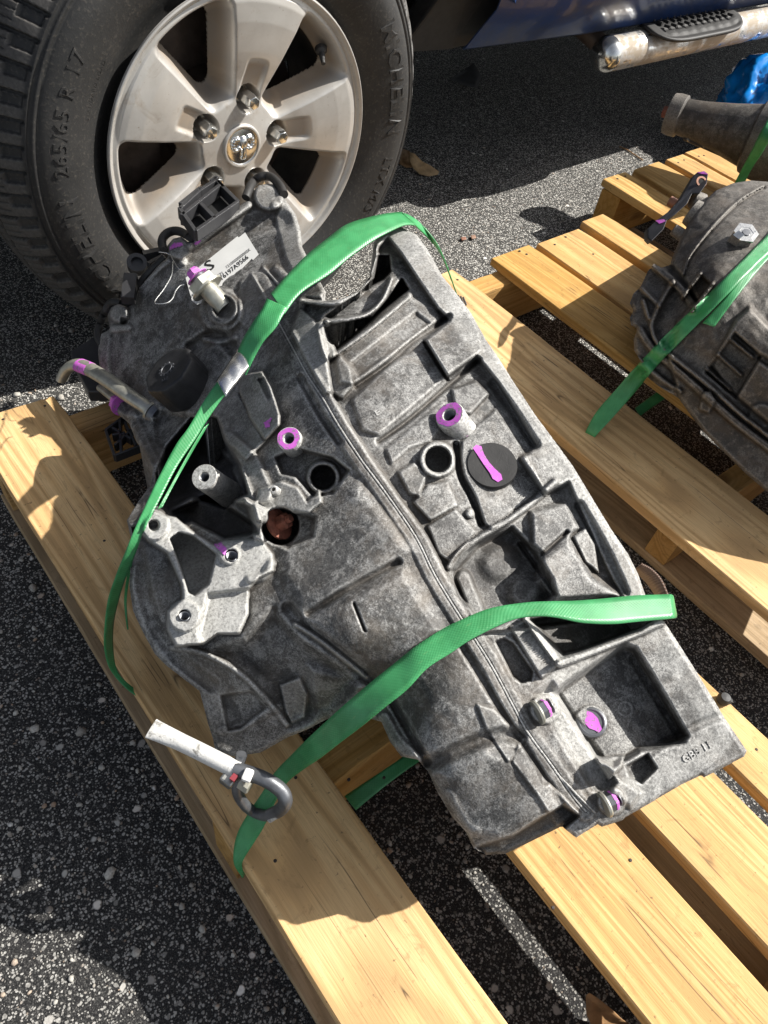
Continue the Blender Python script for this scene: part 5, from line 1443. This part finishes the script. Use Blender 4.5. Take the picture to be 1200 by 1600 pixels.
# ------------------------------------------------------------------ long tail housing on the far pallet
T3 = thing('gearbox', 'long tapering grey tail housing lying on the farthest pallet, pointing at the truck', 'transmission', (1.8, .6, .1425))
a0 = V(1046, 177, .255); a1 = V(1230, 228, .275); ax3 = (a1 - a0).normalized(); L3 = (a1 - a0).length
r0 = 29 * mpp(1046, 177, .255)
m = MB(); m.lathe(a0, ax3, [(0, r0 * .62), (.0, r0 * .98), (.012, r0 * 1.02), (.030, r0 * 1.02), (.034, r0 * .88), (L3 * .25, r0 * .95), (L3 * .50, r0 * 1.22), (L3 * .70, r0 * 1.5), (L3 * .72, r0 * 1.72), (L3 * .80, r0 * 1.9), (L3 * 1.3, r0 * 2.3), (L3 * 2.2, r0 * 2.9), (L3 * 2.3, r0 * 3.2)], 64)
m.build('tail_housing', M['cast2'], T3)
m = MB(); m.lathe(a0 - ax3 * .002, ax3, [(0, r0 * .62), (0, r0 * .55), (.02, r0 * .5), (.02, .0001)], 40, caps=False); m.build('output_seal', M['rubber'], T3)
m = MB(); m.lathe(a0 - ax3 * .016, ax3, [(0, r0 * .28), (.03, r0 * .30)], 20); m.build('output_shaft', M['rust'], T3)
dn3 = Vector((-.25, -.55, -.75)).normalized()
m = MB(); m.bar(a0 + ax3 * .04 + dn3 * r0 * .9, a0 + ax3 * L3 * .62 + dn3 * r0 * 1.3, .012, .018, up=dn3); rail = m.build('bolt_rail', M['cast2'], T3, smooth=False); bevel(rail, .003, 2)
for t_ in (.16, .30, .44, .56):
    q = a0 + ax3 * L3 * t_ + dn3 * r0 * (.95 + t_ * .6) + Vector((-.004, -.006, .004)); m = MB(); m.lathe(q, Vector((-.4, -.8, .5)), [(0, .0050), (.002, .0045)], 12); m.build('bolt_head', M['tin'], T3)
m = MB(); q = a0 + ax3 * L3 * .34 + Vector((-.2, -.55, .8)).normalized() * r0 * 1.06; m.bar(q, q + ax3 * .02 + Vector((0, .02, .012)), .003, .002); m.build('paint_mark', M['magenta'], T3, smooth=False)

# ------------------------------------------------------------------ green strapping
def ribbon(name, left, right, zs, mat, parent, ns=9, thick=.0014, over=None, lift=.003):
    n = len(left); zs = list(zs)
    a = spline([[*p, (z[0] if hasattr(z, '__len__') else z)] for p, z in zip(left, zs)], ns)
    b = spline([[*p, (z[1] if hasattr(z, '__len__') else z)] for p, z in zip(right, zs)], ns)
    A = bp(a[:, 0], a[:, 1], a[:, 2]); B = bp(b[:, 0], b[:, 1], b[:, 2])
    k = 6; vs_ = []; uv = []
    s = np.r_[0, np.cumsum(np.linalg.norm(np.diff((A + B) / 2, axis=0), axis=1))]
    for i in range(len(A)):
        wd = np.linalg.norm(B[i] - A[i])
        for j in range(k):
            t_ = j / (k - 1); P = A[i] * (1 - t_) + B[i] * t_
            if over is not None:
                pq = a[i, :2] * (1 - t_) + b[i, :2] * t_
                for Gx, poly in over:
                    if inside(np.array([pq[0]]), np.array([pq[1]]), poly)[0]:
                        zz_ = float(Gx.z(pq[0], pq[1])) + lift
                        if zz_ > P[2]: P = bp(pq[0], pq[1], zz_)
            vs_.append(P); uv.append((t_ * wd, s[i]))
    f = [[i * k + j, i * k + j + 1, (i + 1) * k + j + 1, (i + 1) * k + j] for i in range(len(A) - 1) for j in range(k - 1)]
    o = mesh_obj(name, np.array(vs_), f, mat, parent, True, uv=np.array(uv))
    so = o.modifiers.new('s', 'SOLIDIFY'); so.thickness = thick; so.offset = 0
    return o
S1 = thing('strap', 'green strap over the top of the large transmission, with a crimped metal seal', 'strap', V(480, 430, .46), 'green straps holding the transmissions')
ov1 = [(G, whole)]
ribbon('webbing', [(423, 459), (445, 434), (477, 401), (510, 374), (542, 351), (584, 338), (612, 333), (628, 332)], [(444, 491), (470, 458), (515, 428), (545, 403), (580, 378), (607, 363), (632, 352), (648, 352)],
       [.456, .462, .468, .474, .480, .480, .476, .470], M['strap'], S1, over=[(G, bell)])
ribbon('webbing', [(417, 467), (410, 482), (400, 497), (390, 513), (379, 532), (371, 551), (364, 564)], [(449, 481), (440, 496), (430, 513), (412, 533), (400, 553), (390, 573), (384, 586)], [.461, .458, .452, .443, .432, .422, .414], M['strap'], S1, over=ov1)
ribbon('webbing', [(628, 333), (640, 337), (660, 352), (682, 380), (697, 412), (707, 440)], [(648, 351), (656, 359), (672, 375), (690, 400), (706, 440), (718, 472)], [(.472, .470), (.465, .455), (.45, .43), (.43, .40), (.40, .36), (.36, .30)], M['strap'], S1)
ribbon('webbing', [(342, 594), (320, 625), (295, 667), (275, 695), (251, 740), (229, 786), (208, 832), (194, 867), (180, 903), (168, 943), (163, 1001), (168, 1035), (179, 1056), (200, 1078), (216, 1089)],
       [(356, 612), (345, 626), (324, 656), (306, 685), (276, 730), (250, 780), (226, 826), (212, 863), (199, 895), (187, 930), (177, 975), (177, 1020), (184, 1050), (202, 1070), (218, 1080)],
       [.414, .405, .395, .388, .380, .375, .368, .350, .315, .275, .22, .18, .158, .145, .135], M['strap'], S1, over=[(G, cover), (G, main)])
ribbon('webbing', [(318, 668), (296, 705), (270, 752), (246, 796)], [(326, 662), (307, 694), (281, 740), (254, 792)], [.388, .380, .372, .366], M['strap'], S1)
ribbon('strap_tail', [(204, 868), (198, 900), (194, 940), (199, 982)], [(209, 862), (203, 900), (198, 940), (200, 984)], [.340, .30, .25, .225], M['strap'], S1)
# crimp seal wrapped round the band
m = MB()
cs = [(372, 548), (339, 597), (352, 621), (391, 573)]; zb_ = .420
P4 = [V(x, y, zb_) for x, y in cs]; nb_ = (P4[1] - P4[0]).cross(P4[2] - P4[0]).normalized(); nb_ = nb_ if nb_.z > 0 else -nb_
gx = []; gf = []; nn1, nn2 = 15, 9
for i in range(nn1):
    for j in range(nn2):
        s_, t_ = i / (nn1 - 1), j / (nn2 - 1)
        P = (P4[0] * (1 - s_) + P4[1] * s_) * (1 - t_) + (P4[3] * (1 - s_) + P4[2] * s_) * t_
        h_ = .0012 * abs(math.cos(s_ * math.pi * 2.5)) * (1 if .15 < t_ < .85 else .3) + .0022 * math.sin(math.pi * t_) ** .5
        gx.append(tuple(P + nb_ * h_))
for i in range(nn1 - 1):
    for j in range(nn2 - 1): gf.append([i * nn2 + j, i * nn2 + j + 1, (i + 1) * nn2 + j + 1, (i + 1) * nn2 + j])
m.add(gx, gf); o = m.build('crimp_seal', M['tin'], S1); so = o.modifiers.new('s', 'SOLIDIFY'); so.thickness = .0016
for k_ in range(8):
    s_ = .15 + .1 * k_; 
    for t_ in (.35, .7):
        P = (P4[0] * (1 - s_) + P4[1] * s_) * (1 - t_) + (P4[3] * (1 - s_) + P4[2] * s_) * t_
        m = MB(); m.lathe(P + nb_ * .0032, nb_, [(0, .0014), (.0008, .0009)], 8); m.build('crimp_dimple', M['tin'], o)

S2 = thing('strap', 'green strapping band crossing the lower end of the large transmission down to the steel hook', 'strap', V(620, 1040, .38), 'green straps holding the transmissions')
ribbon('webbing', [(379, 1372), (366, 1350), (366, 1325), (373, 1298), (390, 1268), (410, 1238), (430, 1206), (455, 1180), (480, 1155), (510, 1127), (540, 1100), (585, 1062), (625, 1030), (650, 1010), (688, 985), (720, 969), (765, 951), (820, 942), (860, 940), (900, 939), (950, 935), (990, 931), (1048, 929)],
       [(382, 1365), (378, 1352), (382, 1340), (396, 1318), (412, 1292), (431, 1252), (450, 1222), (475, 1202), (500, 1185), (532, 1160), (565, 1135), (600, 1106), (635, 1078), (668, 1044), (705, 1020), (740, 997), (800, 969), (840, 963), (870, 965), (910, 973), (955, 975), (990, 972), (1054, 966)],
       [.128, .146, .156, .170, .190, .205, .225, .25, .285, .32, .345, .365, .378, .388, .395, .402, .408, .410, .410, .408, .405, .402, .398], M['strap'], S2, over=[(G, whole)], lift=.0035)
ribbon('webbing', [(1047, 929), (1051, 931), (1053, 940)], [(1053, 966), (1056, 965), (1057, 962)], [.398, .392, .37], M['strap'], S2)
ribbon('webbing_below', [(538, 1244), (583, 1214), (625, 1186), (680, 1150)], [(556, 1266), (605, 1226), (655, 1190), (700, 1165)], [.100, .112, .120, .125], M['strap'], S2)
S3 = thing('strap', 'green strapping band slanting down the brown transmission to the near board of its pallet', 'strap', V(1050, 560, .35), 'green straps holding the transmissions')
ribbon('webbing', [(914, 683), (916, 672), (933, 642), (962, 609), (992, 575), (1034, 530), (1075, 490), (1120, 447), (1160, 407), (1200, 366), (1245, 318)], [(926, 690), (932, 680), (958, 652), (992, 613), (1028, 570), (1066, 531), (1102, 495), (1145, 452), (1182, 415), (1215, 382), (1262, 330)],
       [.128, .146, .172, .205, .245, .30, .342, .38, .40, .42, .43], M['strap'], S3, over=[(G2, out2)])
ribbon('webbing', [(1098, 505), (1130, 470), (1165, 428), (1205, 385)], [(1116, 511), (1148, 468), (1180, 428), (1212, 392)], [.345, .375, .395, .41], M['strap'], S3, over=[(G2, out2)], lift=.002)
ribbon('webbing_below', [(992, 638), (1008, 626), (1026, 613)], [(1000, 650), (1020, 636), (1040, 622)], [.11, .115, .118], M['strap'], S3)
S4 = thing('strap', 'short green strapping band over the tail housing at the right edge', 'strap', V(1170, 250, .3), 'green straps holding the transmissions')
ribbon('webbing', [(1146, 290), (1160, 262), (1176, 232), (1192, 200), (1215, 160)], [(1161, 290), (1174, 265), (1190, 240), (1206, 212), (1230, 172)], [.20, .25, .30, .345, .37], M['strap'], S4)

# ------------------------------------------------------------------ bent steel hook with white sleeve
sleeve_mat, nt_s, b_s = nodes_of('scuffed_white_vinyl'); c_s = coords(nt_s)
col_s = mix(nt_s, ramp(nt_s, noise(nt_s, coords(nt_s, (1, 1, 1)), 70, 6, 0.75, 0.8), [(0.56, 0.0), (0.64, 0.85)]), (0.62, 0.61, 0.58), (0.16, 0.15, 0.13))
nt_s.links.new(col_s, b_s.inputs['Base Color']); b_s.inputs['Roughness'].default_value = 0.4; bump(nt_s, b_s, noise(nt_s, c_s, 120, 4, 0.7), 0.5, 0.0015)
HK = thing('tie_down_hook', 'bent steel tie-down hook with a white sleeved handle lying on the near pallet board', 'hook', V(380, 1220, .15))
zh = .262; pm = mpp(300, 1180, zh)
sp = spline([[236, 1138, 0], [262, 1150, 0], [300, 1168, 0], [340, 1188, 0], [372, 1204, 0]], 5)
pts = [V(x, y, zh - .0001 * i) for i, (x, y, _) in enumerate(sp)]
fl = [.25 + .75 * min(1, i / 8) for i in range(len(pts))]; rs = [(17 - 3.5 * min(1, i / 8)) * pm for i in range(len(pts))]
m = MB(); m.tube(pts, rs, 20, flat=fl, caps=False); m.tube([pts[0] + (pts[1] - pts[0]) * .1, pts[1]], [rs[0] * .9, rs[0] * .9], 12, flat=[.2, .2]); m.build('white_sleeve', sleeve_mat, HK)
sp = spline([[366, 1202, zh], [395, 1210, zh], [420, 1221, zh], [440, 1236, zh - .006], [446, 1252, zh - .014], [438, 1265, zh - .035], [422, 1273, zh - .050]], 6)
m = MB(); m.tube([V(*q) for q in sp], [11.5 * pm] * 20 + list(np.linspace(11.5, 10.5, len(sp) - 20) * pm), 16); m.build('hook_rod', M['rod'], HK)
m = MB(); m.tube([V(432, 1268, zh - .040), V(421, 1275, zh - .050)], 11 * pm, 16, flat=[.6, .6]); m.build('ground_tip', M['clean'], HK)
sp = spline([[378, 1178, zh + .004], [372, 1200, zh - .008], [370, 1222, zh - .018], [372, 1240, zh - .035], [382, 1257, zh - .055], [396, 1268, zh - .070], [412, 1274, zh - .062], [424, 1274, zh - .052]], 6)
m = MB(); m.tube([V(*q) for q in sp], 9 * pm, 14); m.build('hook_rod', M['rod'], HK)
m = MB(); m.bar(V(350, 1208, zh - .006), V(368, 1222, zh - .008), .016, .012); bevel(m.build('clip', M['steel'], HK, smooth=False), .002, 2)
m = MB(); m.bar(V(362, 1213, zh + .003), V(369, 1218, zh + .003), .006, .004); m.build('red_tag', simple('red_plastic', (.22, .03, .04), .5), HK, smooth=False)
m = MB(); m.bar(V(380, 1209, zh + .008), V(394, 1214, zh + .008), .012, .006); bevel(m.build('white_tape', M['white'], HK, smooth=False), .002, 2)
m = MB(); m.lathe(V(376, 1222, zh - .004), (V(390, 1232, zh - .004) - V(376, 1222, zh - .004)), [(0, .006), (.010, .006)], 6); m.build('hex_screw', M['zinc'], HK, sharp=25)

# ------------------------------------------------------------------ leaves, litter, bag
def leaf(name, pts, zs, mat, label, cat, thick=.0007):
    c_ = np.array(pts, float).mean(0); zc_ = float(np.mean(zs))
    v = [V(x, y, z) for (x, y), z in zip(pts, zs)] ; cc = V(c_[0], c_[1], zc_ * .8)
    n = len(v); mids = [(p + cc) / 2 + Vector((0, 0, .0015 * math.sin(i * 2.1))) for i, p in enumerate(v)]
    vv = [tuple(p) for p in v] + [tuple(p) for p in mids] + [tuple(cc)]
    f = [[i, (i + 1) % n, n + (i + 1) % n, n + i] for i in range(n)] + [[n + i, n + (i + 1) % n, 2 * n] for i in range(n)]
    o = mesh_obj(name, vv, f, mat, None, True); so = o.modifiers.new('s', 'SOLIDIFY'); so.thickness = thick
    return tag(o, label, cat)
leaf('dry_leaf', [(641, 238), (648, 240), (660, 252), (672, 258), (686, 268), (684, 273), (670, 276), (655, 272), (645, 262), (640, 250)], [.04, .038, .026, .02, .01, .004, .004, .006, .01, .03], M['leaf_pale'], 'curled pale brown dry leaf on the asphalt beside the tyre', 'leaf')
leaf('dry_leaf', [(628, 232), (640, 236), (644, 262), (634, 262), (624, 256)], [.012, .03, .01, .004, .006], M['leaf'], 'dark brown dry leaf tucked against the tyre tread', 'leaf')
leaf('dry_leaf', [(915, 1555), (921, 1551), (935, 1560), (955, 1576), (972, 1592), (990, 1604), (950, 1612), (928, 1610), (916, 1585)], [.03, .034, .036, .03, .02, .008, .004, .012, .026], M['leaf'], 'reddish brown dry leaf between the pallet boards at the bottom edge', 'leaf')
leaf('leaf_scrap', [(719, 371), (727, 370), (729, 374), (722, 376)], [.004] * 4, simple('rusty_scrap', (.25, .12, .08), .8), 'tiny rusty scrap on the asphalt above the pallet corner', 'scrap')
leaf('leaf_scrap', [(735, 368), (742, 367), (744, 372), (737, 374)], [.004] * 4, simple('pinkish_scrap', (.28, .17, .12), .8), 'tiny pinkish scrap on the asphalt, right one of two', 'scrap')
leaf('litter', [(703, 124), (722, 112), (740, 98), (753, 120), (745, 138), (728, 134)], [.004, .012, .02, .01, .004, .006], simple('grey_scrap', (.06, .06, .062), .8), 'grey sheet scrap in the shade under the truck', 'litter')
m = MB(); m.tube([V(x, y, .003) for x, y in ((968, 229), (980, 234), (992, 242), (1004, 250))], .0022, 6); tag(m.build('twig', M['leaf'], None), 'small crooked twig on the sunny asphalt behind the pallets', 'twig')
m = MB(); q = V(1066, 1092, .10)
m.lathe(V(1127, 1096, .1422), (0, 0, 1), [(0, .005), (.003, .008), (.008, .0085), (.013, .006), (.014, .0001)], 24); m.tube([V(1127, 1094, .148), V(1134, 1092, .149), V(1141, 1096, .1465)], .0042, 10)
tag(m.build('rubber_grommet', M['rubber'], None), 'small black rubber grommet on the board end right of the large transmission', 'grommet')
q0 = bp(722, 468, ZT1)
for i in range(3):
    m = MB(); m.bar(V(716 + 4 * i, 461 + 1.5 * i, ZT1 + .0006), V(721 + 4 * i, 474 + 1.5 * i, ZT1 + .0006), .0018, .0014)
    m.build('staple', M['rod'], P2, smooth=False)
# blue bag
r5 = np.random.default_rng(4); nu, nv = 60, 40
cB = bp(1215, 150, .16); U_, V_ = np.meshgrid(np.linspace(0, 2 * math.pi, nu, endpoint=False), np.linspace(0.02, math.pi * .98, nv), indexing='ij')
rad = 1 + .10 * np.sin(3 * U_ + 2 * V_) - .10 * np.abs(np.sin(3.5 * U_ - 4 * V_)) - .07 * np.abs(np.sin(8 * U_ + 3 * np.sin(4 * V_))) + .03 * r5.uniform(-1, 1, U_.shape)
ex = np.sign(np.cos(V_)) * np.abs(np.cos(V_)) ** .8
BX = cB[0] + .26 * rad * np.sin(V_) * np.cos(U_); BY = cB[1] + .15 * rad * np.sin(V_) * np.sin(U_); BZ = np.maximum(.004, .13 + .15 * rad * ex)
idx = np.arange(nu * nv).reshape(nu, nv); ii, jj = np.meshgrid(np.arange(nu), np.arange(nv - 1), indexing='ij'); i2 = (ii + 1) % nu
f = np.stack([idx[ii, jj], idx[ii, jj + 1], idx[i2, jj + 1], idx[i2, jj]], -1).reshape(-1, 4)
tag(mesh_obj('plastic_bag', np.stack([BX, BY, BZ], -1).reshape(-1, 3), f, M['blue_bag'], None), 'crumpled bright blue plastic bag at the right edge behind the tail housing', 'bag')
